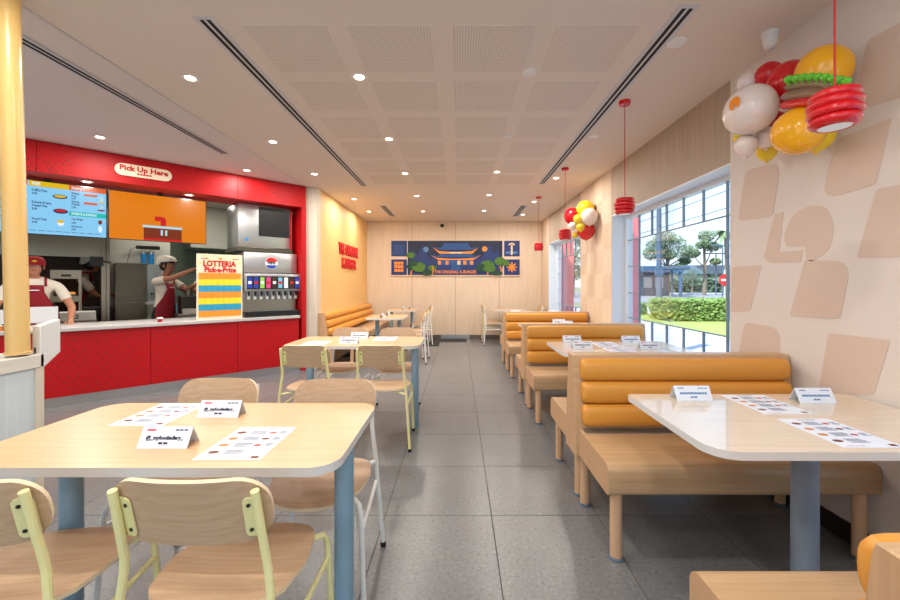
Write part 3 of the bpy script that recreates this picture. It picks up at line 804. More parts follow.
pic(m_, [(-.42,-.17),(.44,-.17),(.44,-.01),(-.42,-.01)], 'art_blue', -.038, -.044)
pic(m_, [(-.58,.06),(-.44,.0),(-.1,-.02),(.1,-.02),(.46,.0),(.60,.06),(.42,-.05),(-.40,-.05)], 'art_orange', -.044, -.052)
pic(m_, [(-.58,.065),(-.40,.045),(-.36,.10),(.38,.10),(.42,.045),(.60,.065),(.45,.01),(-.43,.01)], 'art_blue', -.044, -.056)
pic(m_, [(-.36,.09),(.38,.09),(.36,.16),(-.34,.16)], 'art_navy', -.044, -.050)
pic(m_, [(-.54,.25),(-.38,.16),(-.1,.14),(.1,.14),(.40,.16),(.55,.25),(.40,.10),(-.38,.10)], 'art_orange', -.050, -.056)
pic(m_, [(-.54,.255),(-.34,.23),(-.30,.30),(.32,.30),(.36,.23),(.55,.255),(.36,.18),(-.34,.18)], 'art_blue', -.050, -.062)
pic(m_, [(-.30,.30),(-.27,.345),(.29,.345),(.32,.30)], 'art_blue', -.050, -.058)
for x in (-.38,-.20,.02+.06,.22,.38): pic(m_, [(x-.035,-.16),(x+.035,-.16),(x+.035,-.07),(x-.035,-.07)], 'art_orange' if abs(x) > .1 else 'art_cream', -.044, -.047)
pic(m_, [(-.14,.105),(.16,.105),(.16,.14),(-.14,.14)], 'art_cream', -.050, -.058)
pic(m_, [(-.12,-.30),(.14,-.30),(.10,-.17),(-.08,-.17)], 'art_blue', -.040, -.048)
m_.build('palace', None, ART, smooth=False)
for nm, blobs in (('pine_tree', [(-1.06,.06,.10,.07),(-.98,-.20,.17,.10),(-.86,-.22,.16,.12),(-1.0,-.13,.11,.07)]), ('pine_tree', [(-.55,-.24,.10,.07),(-.67,-.36,.13,.06)]), ('pine_tree', [(.75,-.17,.16,.11),(.62,-.24,.14,.09),(.80,-.25,.15,.09)]), ('pine_tree', [(1.05,-.08,.13,.10),(.97,-.36,.13,.055),(1.18,-.12,.09,.07)])):
    q = MB(); q.tube([(blobs[0][0],-.045,-.40),(blobs[0][0]+.03,-.045,-.28),(blobs[0][0]+.0,-.045,-.2 if blobs[0][1] < 0 else -.1)], .018, 6, 'art_orange')
    for i, (x, z, rx, rz) in enumerate(blobs):
        q.prism([(x+rx*(1+.08*math.sin(a*2.1))*math.cos(a*PI/9), z+rz*(1+.1*math.cos(a*3.3))*math.sin(a*PI/9)) for a in range(18)], -.036, -.060-.01*i, 'XZ', 'art_darkgreen' if i % 2 else 'art_green')
    q.build(nm, None, ART, smooth=False)
q = MB()
for i in range(3):
    for k in range(3): x, z = -1.45+.075*i, -.33+.085*k; pic(q, [(x,z),(x+.065,z),(x+.065,z+.07),(x,z+.07)], 'art_orange', -.034, -.04)
q.build('lattice_window', None, ART, smooth=False)
q = MB()
for a in range(4):
    t_ = a*PI/4; dx, dz = math.cos(t_)*.12, math.sin(t_)*.12; nx, nz = -math.sin(t_)*.016, math.cos(t_)*.016
    pic(q, [(1.335-dx-nx,-.22-dz-nz),(1.335+dx-nx,-.22+dz-nz),(1.335+dx+nx,-.22+dz+nz),(1.335-dx+nx,-.22-dz+nz)], 'art_orange', -.034, -.040-.001*a)
q.build('star_flower', None, ART, smooth=False)
q = MB(); pic(q, [(1.31,.07),(1.35,.07),(1.35,.30),(1.31,.30)], 'art_cream', -.034, -.04); pic(q, [(1.26,.29),(1.33,.33),(1.40,.29),(1.40,.33),(1.33,.36),(1.26,.33)], 'art_cream', -.034, -.042); pic(q, [(1.20,.10),(1.46,.10),(1.46,.15),(1.20,.15)], 'art_lightblue', -.034, -.039)
q.build('lamp_motif', None, ART, smooth=False)
q = MB()
for k in range(6): pic(q, [(-1.46+.0,.09+.04*k),(-1.22,.09+.04*k),(-1.22,.11+.04*k),(-1.46,.11+.04*k)], 'art_blue', -.034, -.038)
q.build('tile_motif', None, ART, smooth=False)
text_mesh('THE ORIGINAL K-BURGER', .10, 'art_orange', ART, (.0,-.046,-.335), (PI/2,0,0), .002, sx=.85, bold=.002)

# ================================================================== counter and fascia (frame C: x along, y behind)
def C(m_, name, mat=None, parent=None, **kw): return m_.build(name, mat, parent, loc=(P0.x,P0.y,0) if parent is None else (0,0,0), rot=CA if parent is None else 0, **kw)
LEN = 5.85
fa = root('wall_fascia', (P0.x,P0.y,0), CA, kind='structure')
MB().box(-LEN, 0, .01, .50, 2.466, H).build('bulkhead', 'red_paint', fa, smooth=False)
seams = [0, .935, 1.87, 2.80, 3.74, 4.67, 5.85]
for a, b_ in zip(seams[:-1], seams[1:]): MB().box(-b_+.002, -a-.002, 0, .01, 2.466, H-.001).build('fascia_panel', 'red_paint', fa, bevel=.0015, segs=1, smooth=False)
MB().box(-.065, 0, .0, .75, 0, 2.466).build('jamb', 'red_paint', fa, smooth=False)
def dots(m_, x0, x1, z0, z1, dens=1.0, step=.055, seed=1):
    rnd = random.Random(seed); j = 0; z = z0
    while z < z1:
        x = x0+(step/2 if j % 2 else 0)
        while x < x1:
            if rnd.random() < dens:
                r = .011; n = 8
                m_.add([(x, -.0035, z)]+[(x+r*math.cos(2*PI*i/n), -.0008, z+r*math.sin(2*PI*i/n)) for i in range(n)], [(0, 1+i, 1+(i+1)%n) for i in range(n)])
            x += step
        z += step*.75; j += 1
m_ = MB()
for cx in (.45, 1.0, 1.15, 1.9, 2.6, 2.75): dots(m_, -cx-.11, -cx+.06, 2.50, 2.66, .75, .055, int(cx*10))
m_.build('raised_dots', 'red_dot', fa, kind='stuff')
ps = root('pick_up_sign', K(-1.93,-.004,2.625), CA, 'cream oval sign reading Pick Up Here on the red fascia', 'sign')
MB().prism(rrect(-.265,.265,-.068,.068,.067,8), -.012, 0, 'XZ').build('sign_plate', 'prize_cream', ps, smooth=False)
text_mesh('Pick Up Here', .082, 'letter_red', ps, (0,-.013,.018), (PI/2,0,0), .002, bold=.003)
q = MB(); bars(q, -.07, .07, 5, -.045, -.025, 'letter_red', lambda x, z: (x, -.0135, z)); q.build('small_print', None, ps, smooth=False)
# counter: carcass, red panels, steel kick, worktop
ct = root('service_counter', (P0.x,P0.y,0), CA, 'long red dotted service counter with pale stone worktop', 'counter')
MB().box(-LEN, -.10, .03, .68, .105, .80).build('carcass', 'red_paint', ct, smooth=False)
for a, b_ in zip([.10]+seams[1:-1], seams[1:]): MB().box(-b_+.002, -a-.002, .012, .03, .105, .80).build('front_panel', 'red_paint', ct, bevel=.0015, segs=1, smooth=False)
MB().box(-LEN, -.0, .035, .12, 0, .105).build('kick_plate', 'steel_bright', ct, smooth=False)
MB().box(-LEN, -.10, -.03, .72, .80, .838).build('worktop', 'counter_top', ct, bevel=.004, smooth=False)
m_ = MB(); dots(m_, -1.86, -.12, .14, .78, 1, .075, 3); dots(m_, -3.2, -1.95, .14, .78, .7, .075, 4)
for i, v in enumerate(m_.v): m_.v[i] = (v[0], v[1]+.012, v[2])
m_.build('raised_dots', 'red_dot', ct, kind='stuff')
# ---- menu screens under the fascia
def screen(x0, x1, z0, z1, y, name, label, mat):
    r = root(name, K((x0+x1)/2, y, (z0+z1)/2), CA, label, 'screen'); w, h_ = (x1-x0)/2, (z1-z0)/2
    MB().box(-w, w, 0, .05, -h_, h_).build('housing', 'black_plastic', r, bevel=.003, segs=1, smooth=False)
    MB().box(-w+.008, w-.008, -.003, 0, -h_+.008, h_-.008).build('display', mat, r, smooth=False)
    MB().box(-.03, .03, .02, .05, h_, 2.466-(z0+z1)/2).build('ceiling_bracket', 'black_plastic', r, smooth=False)
    return r, w, h_
def pxl(px, o):   # local x on the counter frame for a depth offset o behind the fascia line
    a = (px-458.3)/393; X0, Y0 = P0.x-.69*o, P0.y+.724*o; t_ = (1.0493*Y0-X0)/(1.0493-a); return -(Y0-t_)/.69, t_
SX = [pxl(206.3,.3)[0], pxl(108.3,.3)[0]]
r, w, h_ = screen(SX[1], SX[0], 1.845, 2.43, .3, 'promotion_screen', 'orange promotion screen with a red hook shape', 'screen_orange')
def flat(m_, x0, x1, z0, z1, mat, y=-.0045): m_.add([(x0,y,z0),(x1,y,z0),(x1,y,z1),(x0,y,z1)], [(0,1,2,3)], mat)
q = MB(); flat(q, -.17,.22,-h_+.01,-.125,'screen_brown'); flat(q, -.18,.225,-.125,-.095,'screen_pale',-.005); flat(q, .0,.055,-.095,-.02,'screen_red',-.0052)
q.prism([(-.06,-.035),(.0,-.035),(.0,-.095),(.055,-.095),(.055,-.02),(.045,.01),(.02,.022),(-.06,.022)], -.0055, -.0045, 'XZ', 'screen_red')
for x in (.0,.045): flat(q, x, x+.022, -.215,-.145,'screen_pale',-.0056)
flat(q, -.17,.22,-h_+.01,-h_+.035,'screen_red',-.0053)
q.build('picture_print', None, r, smooth=False)
def menu_screen(x0, x1, label, full=True):
    r, w, h_ = screen(x0, x1, 1.845, 2.43, .3, 'menu_screen', label, 'screen_blue'); q = MB()
    e0 = w-.008
    if full:
        s0 = .17; L_ = -.135; xl_ = L_+.02
        flat(q, L_, s0, h_-.065, h_-.008, 'screen_yellow'); flat(q, s0, e0, h_-.065, h_-.008, 'screen_dkorange'); flat(q, s0+.0, e0, -.06, -.01, 'screen_teal'); flat(q, -e0, L_-.01, h_-.065, h_-.008, 'screen_dkorange')
        text_mesh('FRIES', .042, 'screen_white', r, (xl_,-.006,h_-.038), (PI/2,0,0), .0005, align='LEFT', bold=.001, sx=.7)
        text_mesh('Shaking it', .04, 'screen_white', r, (s0+.02,-.006,h_-.038), (PI/2,0,0), .0005, align='LEFT', bold=.001, sx=.7)
        text_mesh('SWEETS & DRINKS', .034, 'screen_white', r, (s0+.02,-.006,-.036), (PI/2,0,0), .0005, align='LEFT', bold=.001, sx=.75)
        for z, s_, p_ in ((.185,'K-BBQ Fries','9.99'), (.055,'K-Sweet & Spicy',''), (.02,'Cheese Fries','9.99'), (-.125,'French Fries','3.99')):
            text_mesh(s_, .036, 'screen_ink', r, (xl_,-.006,z), (PI/2,0,0), .0004, align='LEFT', bold=.001, sx=.62)
            if p_: text_mesh(p_, .034, 'screen_ink', r, (xl_,-.006,z-.038), (PI/2,0,0), .0004, align='LEFT', bold=.001, sx=.7)
        for z, s_ in ((.195,'Shaking'), (.165,'Fries'), (.135,'5.99'), (.10,'Shaking'), (.07,'Chicken'), (.035,'5.99'), (-.095,'Cup Bingsu'), (-.14,'4.99'), (-.18,'Soft Serve'), (-.215,'3.99')):
            text_mesh(s_, .03, 'screen_ink', r, (s0+.02,-.006,z), (PI/2,0,0), .0004, align='LEFT', bold=.0008, sx=.7)
        for z in (.19,.095): flat(q, s0+.12, s0+.235, z-.012, z+.014, 'screen_dkorange')
        n = 12
        for i_, (cx, cz, rx, rz, mt) in enumerate(((.10,.14,.06,.024,'screen_ink'), (.10,.143,.048,.014,'screen_yellow'), (.105,-.02,.060,.028,'screen_ink'), (.105,-.015,.046,.016,'screen_red'), (.105,-.155,.028,.03,'screen_white'), (.105,-.135,.03,.018,'screen_yellow'),
                                   (.44,.16,.02,.035,'screen_pale'), (.44,.12,.035,.008,'screen_yellow'), (.44,.03,.035,.010,'screen_brown'), (.44,.065,.016,.02,'screen_pale'), (.43,-.11,.018,.026,'screen_brown'), (.43,-.19,.018,.04,'screen_white'))):
            yy = -.005-.0001*i_; q.add([(cx+rx*math.cos(2*PI*i/n), yy, cz+rz*math.sin(2*PI*i/n)) for i in range(n)], [tuple(range(n))], mt)
        bars(q, L_, .44, 9, -.252, -.247, 'screen_ink', lambda x, z: (x,-.0048,z))
        for k in range(4): bars(q, -.47, -.30, 3, .14-.09*k, .152-.09*k, 'screen_ink', lambda x, z: (x,-.0048,z))
    else:
        flat(q, -e0, e0, h_-.075, h_-.008, 'screen_dkorange')
        for k in range(5): bars(q, .08, .32, 4, .14-.09*k, .155-.09*k, 'screen_ink', lambda x, z: (x,-.0048,z))
    q.build('menu_print', None, r, smooth=False, kind='stuff')
SXm = pxl(107,.3)[0]
menu_screen(SXm-.98, SXm, 'light blue menu screen with yellow and orange headers')
menu_screen(SXm-1.98, SXm-1.0, 'light blue menu screen left of the yellow column', False)
for px in (189,):
    x = pxl(px,.2)[0]; o = copy_tree(dl, K(x,.2,2.466), label='downlight in the red soffit above the orange screen')
    for c in o.children:
        pass
x = pxl(87,.2)[0]; copy_tree(dl, K(x,.2,2.466), label='downlight in the red soffit above the menu screen')

# ---- soda machine, ice maker, prize board
sd = root('soda_machine', K(-.455,.12,.838), CA, 'stainless soda machine with round red, white and blue badge', 'drink machine')
w = .37
MB().box(-w, w, .06, .60, .0, .40).build('body', 'steel_bright', sd, bevel=.006, smooth=False)
MB().box(-w-.0, w, .02, .60, .63, .925).build('upper_cabinet', 'steel_bright', sd, bevel=.01)
hd = MB().box(-w-.01, w+.035, -.06, .55, .36, .62).build('dispenser_head', 'steel_bright', sd, bevel=.02, segs=3)
MB().box(-w+.02, w-.0, -.066, -.058, .395, .58).build('label_panel', 'black_plastic', sd, smooth=False)
LB = ['label_blue','label_blue','label_green','label_pink','label_brown','label_lightblue','screen','label_brown','label_blue']
for k in range(9):
    x = -w+.055+k*.082; mt = LB[k] if LB[k] != 'screen' else 'paper'
    MB().box(x-.028, x+.028, -.070, -.065, .41, .565).build('flavour_label', mt, sd, smooth=False)
    MB().box(x-.022, x+.022, -.072, -.069, .47, .51).build('flavour_band', 'paper' if k % 2 == 0 else 'letter_red', sd, smooth=False)
    nz = MB().lathe([(.013,.30),(.015,.33),(.015,.365)], c=(x,-.025,0), n=12).build('nozzle', 'black_plastic', sd)
    MB().box(x-.018, x+.018, -.01, -.002, .25, .33).build('lever', 'edge_pale', sd, smooth=False)
MB().box(-w, w+.02, -.06, .10, .0, .075).build('drip_tray', 'black_plastic', sd, bevel=.004, smooth=False)
MB().box(-w+.01, w-.01, .045, .06, .08, .26).build('splash_panel', 'steel', sd, smooth=False)
def cdisc(r0, z0, z1, y, mat, nm):
    poly = [(r0*math.cos(a), r0*math.sin(a)) for a in [2*PI*k/48 for k in range(48)] if z0 <= r0*math.sin(a)/r0 <= z1]
    if len(poly) > 2: MB().prism(sorted(poly, key=lambda p: math.atan2(p[1]-(z0+z1)/2*r0, p[0])), y-.002, y, 'XZ', mat).build(nm, None, bd, smooth=False)
bd = root('badge', (0,.018,.775), 0); bd.parent = sd
cdisc(.088, -1, 1, .0, 'paper', 'badge_disc'); cdisc(.082, .22, 1, -.003, 'letter_red', 'badge_top'); cdisc(.082, -1, -.28, -.003, 'label_blue', 'badge_bottom')
text_mesh('PEPSI', .048, 'label_black', bd, (0,-.005,0), (PI/2,0,0), .001, sx=1.0, bold=.002)
MB().box(-w+.01,w-.01,.0,.02,.905,.93)
im = root('ice_maker', K(-.52,.2,1.775), CA, 'stainless ice maker with black grille on top of the soda machine', 'appliance')
MB().box(-.36, .36, .0, .58, .06, .68).build('body', 'steel_bright', im, bevel=.008)
MB().box(-.385, .385, -.02, .60, .0, .055).build('base_tray', 'steel_dark', im, bevel=.004, smooth=False)
gr = MB().box(-.09, .345, -.012, .0, .23, .655).build('grille_frame', 'black_plastic', im, bevel=.003, smooth=False)
g = MB()
for k in range(12): g.box(-.075, .33, -.017, -.012, .255+.032*k, .263+.032*k)
g.build('grille_slats', 'dark_grille', gr, smooth=False, kind='stuff')
MB().prism([(-.25+.025*math.cos(2*PI*i/16), .17+.025*math.sin(2*PI*i/16)) for i in range(16)], -.004, 0, 'XZ').build('round_badge', 'blue_filter', im, smooth=False)
MB().box(.365, .385, .0, .3, .06, .66).build('side_strip', 'letter_red', im, smooth=False)
pb = root('prize_board', K(pxl(220.5,.08)[0],.08,.838), CA, 'standing prize board of orange, yellow and blue rows of doors', 'board')
PW, PHH = .265, .865
MB().box(-PW, PW, 0, .05, 0, PHH).build('board_box', 'prize_cream', pb, smooth=False)
colr = ['prize_orange','prize_blue','prize_yellow','prize_orange','prize_blue','prize_yellow','prize_orange']
dw = (2*PW-.03)/7; door = {}
for j in range(7):
    z = .035+.083*j
    for i in range(7):
        x = -PW+.015+dw*i
        if colr[j] not in door: o = door[colr[j]] = MB().box(.001, dw-.001, -.006, 0, .0015, .0815).build('prize_door', colr[j], pb, smooth=False)
        else: o = door[colr[j]].copy(); COL.objects.link(o)
        o.location = (x, 0, z)
text_mesh('LOTTERIA', .105, 'letter_red', pb, (-.01,-.003,.735), (PI/2,0,0), .001, bold=.0045, sx=.80)
text_mesh('Pick-a-Prize', .092, 'letter_red', pb, (0,-.003,.655), (PI/2,0,0), .001, bold=.0045, sx=.85)
q = MB(); flat(q, -.22,-.14,.80,.81,'letter_red',-.002); flat(q, .14,.22,.80,.81,'letter_red',-.002); flat(q, -.02,.02,.795,.82,'prize_orange',-.002)
for a in range(14):
    t0 = PI*a/14-.03; t1 = t0+.09
    c = (0,.70); R = .17
    def cl(t_): x = math.cos(t_)*.4; z = math.sin(t_)*.4; k = min(PW*.97/abs(x) if x else 9, (PHH-.01-c[1])/z if z > 0 else 9, 1); return (c[0]+x*k, -.0012, c[1]+z*k)
    q.add([(0,-.0012,.70), cl(t0), cl(t1)], [(0,1,2)], 'prize_pale' if a % 2 else 'prize_cream')
q.build('sunburst_print', None, pb, smooth=False)
o = root('paper_cup', K(pxl(160,.12)[0],.12,.838), 0, 'small red and white cup on the counter in front of the pointing worker', 'cup')
MB().lathe([(.022,0),(.030,.04)], n=20).build('cup_body', 'cap_red', o); MB().lathe([(.0305,.04),(.031,.055),(.027,.056)], n=20).build('cup_lid', 'paper', o)
def terminal(px, y, label, w=.17, h=.20, z=.838):
    r = root('order_terminal', K(pxl(px,y)[0],y,z), CA, label, 'terminal')
    MB().box(-.06,.06,.0,.14,0,.015).build('foot', 'trim_white', r, bevel=.004); MB().tube([(0,.08,.01),(0,.06,.12)], .02, 12).build('stand', 'trim_white', r)
    MB().prism([(-.0,.05),(.02,.05),(.06,.05+h),(.04,.05+h)], -w, w, 'YZ').build('screen_back', 'edge_grey', r, bevel=.004, smooth=False)
terminal(38, .25, 'back of the pale order terminal in front of the capped worker', .15, .17)
terminal(3, .22, 'back of the pale order terminal left of the yellow column', .12, .15)
for k, (px, mt) in enumerate(((1,'food_orange'),(7,'black_plastic'),(11,'paper'))):
    o = root('sauce_cup', K(pxl(px,.08)[0]-.0,.06,.838), 0, ('orange','black','white')[k]+' small cup on the counter left of the yellow column', 'cup')
    MB().lathe([(.028,0),(.036,.05+.02*k),(.034,.05+.02*k)], n=16).build('cup_body', mt, o); MB().lathe([(.034,.05+.02*k),(.037,.056+.02*k)], n=16).build('cup_lid', 'paper', o)

# ================================================================== kitchen
kt = dict(kind='structure', smooth=False)
KW = root('wall_kitchen', (P0.x,P0.y,0), CA, kind='structure')
MB().box(-7.2, .12, 3.6, 3.7, 0, H).build('back_wall', 'kitchen_green', KW, smooth=False)
MB().box(.02, .12, .5, 3.7, 0, H).build('side_wall', 'kitchen_green', KW, smooth=False)
MB().box(-7.3, -7.2, .0, 3.7, 0, H).build('end_wall', 'kitchen_green', KW, smooth=False)
MB().box(-7.2, -LEN, .0, .15, 0, H).build('return_wall', 'red_paint', KW, smooth=False)
MB().box(-7.3, .1, .5, 3.7, -.02, .0).build('kitchen_floor', 'grout', KW, smooth=False)
xl, xr_ = pxl(110,2.6)[0], pxl(170,2.6)[0]
MB().box(xl, xr_, 2.6, 2.7, 0, H).build('partition', 'kitchen_white', KW, smooth=False)
x2 = pxl(192,3.4)[0]
MB().box(x2-.1, .0, 2.9, 3.6, 2.0, H).build('kitchen_bulkhead', 'kitchen_white', KW, smooth=False)
# ceiling lights of the kitchen
for k, (x, y) in enumerate(((-.9,1.8),(-2.4,1.6),(-3.9,1.5),(-5.4,1.5))):
    r = root('kitchen_light', K(x,y,H), CA, 'recessed kitchen light panel hidden behind the red fascia, '+('above the ice maker','above the worker in the paper hat','above the holding cabinet','at the far left end')[k], 'light', 'kitchen light panels')
    MB().box(-.3,.3,-.15,.15,-.01,0).build('frame', 'trim_white', r, smooth=False); MB().box(-.27,.27,-.12,.12,-.014,-.010).build('diffuser', 'lamp_glow_kitchen', r, smooth=False)
    area('lamp', (0,0,-.03), .5, KITCH_W, (1,.93,.80), parent=r, sy=.22)
def kbox(name, px0, px1, y, depth, z0, z1, mat, label, cat, bev=.006):
    x0, x1 = pxl(px0,y)[0], pxl(px1,y)[0]; r = root(name, K((x0+x1)/2,y,z0), CA, label, cat); w = (x1-x0)/2
    MB().box(-w, w, 0, depth, 0, z1-z0).build('body', mat, r, bevel=bev, smooth=False)
    return r, w, z1-z0
# extractor hood
hx0, hx1 = pxl(-60,2.0)[0], pxl(101,2.0)[0]; r = root('extractor_hood', K((hx0+hx1)/2,2.0,1.70), CA, 'long stainless extractor hood behind the menu screens', 'hood'); w = (hx1-hx0)/2
MB().prism([(0,0),(0,.78),(.9,.78),(.9,.05),(.86,.05),(.86,.74),(.04,.74),(.04,0)], -w, w, 'YZ').build('canopy', 'steel', r, smooth=False)
for k in range(5): MB().box(-w+.1+k*(2*w-.2)/5, -w+.06+(k+1)*(2*w-.2)/5, .10, .14, .02, .4).build('filter_panel', 'steel_dark', r, smooth=False)
# steel post at the hood's end
r, w, hh = kbox('steel_column', 101, 110, 2.0, .5, 0, 2.45, 'steel', 'tall stainless column between hood and white wall', 'column'); MB().box(w*.0,w*.25,-.012,0,0,hh).build('edge_strip', 'steel_dark', r, smooth=False)
# dark cook line wall behind the hood
x0, x1 = pxl(-60,3.3)[0], pxl(109,3.3)[0]; MB().box(x0, x1, 3.25, 3.3, 0, 1.9).build('steel_lining', 'kitchen_brown', KW, smooth=False)
# heated holding cabinet
x0, x1 = pxl(50,1.75)[0], pxl(81.5,1.75)[0]; r = root('holding_cabinet', K((x0+x1)/2,1.75,.0), CA, 'stainless heated holding cabinet with self-glowing food on its shelves behind the capped worker', 'cabinet'); w = (x1-x0)/2
MB().box(-w, w, .55, .6, .0, 1.50).build('rear_sheet', 'kitchen_brown', r, smooth=False)
for s_ in (-w, w-.03): MB().box(s_, s_+.03, 0, .55, 0, 1.50).build('side_sheet', 'steel', r, smooth=False)
for z, hh in ((1.38,.12),(1.06,.08),(.74,.08)): 
    s_ = MB().box(-w+.03, w-.03, 0, .55, z, z+hh).build('shelf', 'steel', r, smooth=False)
    MB().box(-.05, .05, -.006, 0, z+.03, z+.06).build('control', 'black_plastic', s_, smooth=False)
for z in (1.14,.82):
    MB().box(-w+.06, w-.06, .08, .5, z, z+.02).build('tray', 'steel_dark', r, smooth=False)
    for k in range(4): MB().ball((-w+.1+(2*w-.2)*k/3, .25, z+.035), (.04,.08,.02), 10, 6).build('fried_food', 'food_glow', r)
MB().box(-w, w, 0, .6, 0, .74).build('lower_body', 'steel', r, smooth=False)
# white prep box with dark digits
r, w, hh = kbox('prep_box', 58, 96, 1.35, .35, .82, .93, 'kitchen_white', 'white box with black digits on the rear bench beside the capped worker', 'box')
text_mesh('22', .07, 'label_black', r, (-.02,-.003,.05), (PI/2,0,0), .001, bold=.002)
x0, x1 = pxl(-40,1.3)[0], pxl(97,1.3)[0]; r = root('rear_bench', K((x0+x1)/2,1.3,0), CA, 'low stainless bench behind the service counter', 'bench'); w = (x1-x0)/2
MB().box(-w,w,0,.42,.78,.82).build('bench_top', 'steel', r, smooth=False)
for s_ in (-w+.03, w-.03):
    for y in (.04,.38): MB().cyl((s_,y), .02, 0, .78, 10).build('leg', 'steel', r)
# small screen on an arm
r = root('order_monitor', K(pxl(96.5,1.9)[0],1.9,1.65), CA, 'small black order monitor on a wall arm under the hood', 'monitor')
MB().box(-.075,.075,0,.03,-.08,.06).build('monitor_housing', 'black_plastic', r, bevel=.004, smooth=False); MB().tube([(0,.03,0),(.08,.08,0),(.16,.1,-.02)], .014, 8).build('arm', 'black_plastic', r)
# fridge block
x0, x1 = pxl(115,2.3)[0], pxl(146,2.3)[0]; r = root('kitchen_fridge', K((x0+x1)/2,2.1,0), CA, 'stainless two-door kitchen cabinet against the white partition', 'refrigerator'); w = (x1-x0)/2
MB().box(-w,w,.03,.5,.05,1.64).build('body', 'steel', r, smooth=False); MB().box(-w+.005,w-.005,0,.03,1.02,1.63).build('upper_door', 'steel_dark', r, bevel=.004, smooth=False)
MB().box(-w+.005,w-.005,0,.03,.06,1.01).build('lower_door', 'steel_dark', r, bevel=.004, smooth=False)
for s_ in (-w+.04, w-.04): MB().box(s_-.02,s_+.02,.1,.4,0,.05).build('foot', 'black_plastic', r, smooth=False)
x0, x1 = pxl(146,2.2)[0], pxl(160,2.2)[0]; r = root('ice_dispenser', K((x0+x1)/2,2.0,1.02), CA, 'grey wall unit between the stainless cabinet and the pointing worker', 'appliance'); w = (x1-x0)/2
MB().box(-w,w,.0,.45,0,.60).build('body', 'cabinet_grey', r, bevel=.01); MB().box(-w-.02,w+.03,-.05,.45,-.03,.0).build('tray', 'edge_pale', r, smooth=False)
MB().prism([(-w*.4+.015*math.cos(2*PI*i/12), .13+.015*math.sin(2*PI*i/12)) for i in range(12)], -.004, 0, 'XZ').build('round_badge', 'black_plastic', r, smooth=False)
r = root('water_filter', K(pxl(148,2.4)[0],2.5,1.62), CA, 'pair of blue water filters with black valves on the white partition', 'filter')
for s_ in (-.05,.05):
    f = MB().cyl((s_,0), .038, 0, .19, 16).build('filter_cartridge', 'blue_filter', r); MB().cyl((s_,0), .015, .19, .30, 10).build('pipe', 'edge_grey', f)
MB().box(-.15,.17,-.03,.03,.27,.33).build('manifold', 'black_plastic', r, bevel=.01); MB().tube([(-.15,0,.30),(-.22,0,.25),(-.26,.0,.05),(-.3,.05,-.1)], .005, 6).build('hose', 'steel_dark', r)
# blue-doored cabinet and dark machine right of the second worker
r, w, hh = kbox('steel_cabinet', 162, 200, 2.3, .28, .0, .97, 'cabinet_grey', 'low grey cabinet behind the pointing worker', 'cabinet'); MB().box(-w+.05,w-.05,-.01,0,.2,.95).build('door', 'label_lightblue', r, smooth=False)
r, w, hh = kbox('coffee_machine', 181, 199, 1.12, .3, .86, 1.12, 'black_plastic', 'dark machine partly hidden behind the prize board', 'appliance'); MB().cyl((0,.1), .05, .26, .36, 16).build('hopper', 'steel_dark', r)
MB().box(-.1,.1,-.05,.0,-.02,.08).build('drip_tray', 'steel_bright', r, smooth=False)
r, w, hh = kbox('work_table', 178, 230, 1.05, .42, .82, .86, 'steel', 'stainless work table behind the prize board', 'table')
for s_ in (-w+.03, w-.03):
    for y in (.04,.38): MB().cyl((s_,y), .02, -.82, 0, 10).build('leg', 'steel', r)

# ================================================================== people
def body_mesh(nodes, edges, tags, name, parent, mats):
    """one continuous skinned surface; nodes: name -> (pos, radius); tags: edge -> material"""
    names = list(nodes); idx = {n: i for i, n in enumerate(names)}
    me = bpy.data.meshes.new(name); me.from_pydata([nodes[n][0] for n in names], [(idx[a], idx[b]) for a, b in edges], [])
    o = bpy.data.objects.new(name, me); COL.objects.link(o)
    md = o.modifiers.new('skin', 'SKIN'); md.use_smooth_shade = True
    if not me.skin_vertices: me.attributes
    bm = bmesh.new(); bm.from_mesh(me); lay = bm.verts.layers.skin.verify()
    for v, n in zip(bm.verts, names):
        r = nodes[n][1]; v[lay].radius = r if isinstance(r, tuple) else (r, r); v[lay].use_root = (n == 'pelvis')
    bm.to_mesh(me); bm.free()
    sb_ = o.modifiers.new('sub', 'SUBSURF'); sb_.levels = 2; sb_.render_levels = 2
    dg = bpy.context.evaluated_depsgraph_get(); me2 = bpy.data.meshes.new_from_object(o.evaluated_get(dg)); bpy.data.objects.remove(o)
    me2.name = name; me2.materials.clear()
    for m_ in mats: me2.materials.append(MAT[m_])
    segs = [(Vector(nodes[a][0]), Vector(nodes[b][0]), tags.get((a, b), 0)) for a, b in edges]
    for p in me2.polygons:
        c = p.center; best = 1e9; k = 0
        for a, b, tg in segs:
            d = b-a; t_ = max(0, min(1, (c-a).dot(d)/max(1e-9, d.length_squared))); q = (c-a-d*t_).length
            if q < best: best = q; k = tg
        p.material_index = k; p.use_smooth = True
    o = bpy.data.objects.new(name, me2); COL.objects.link(o); o.parent = parent
    return o
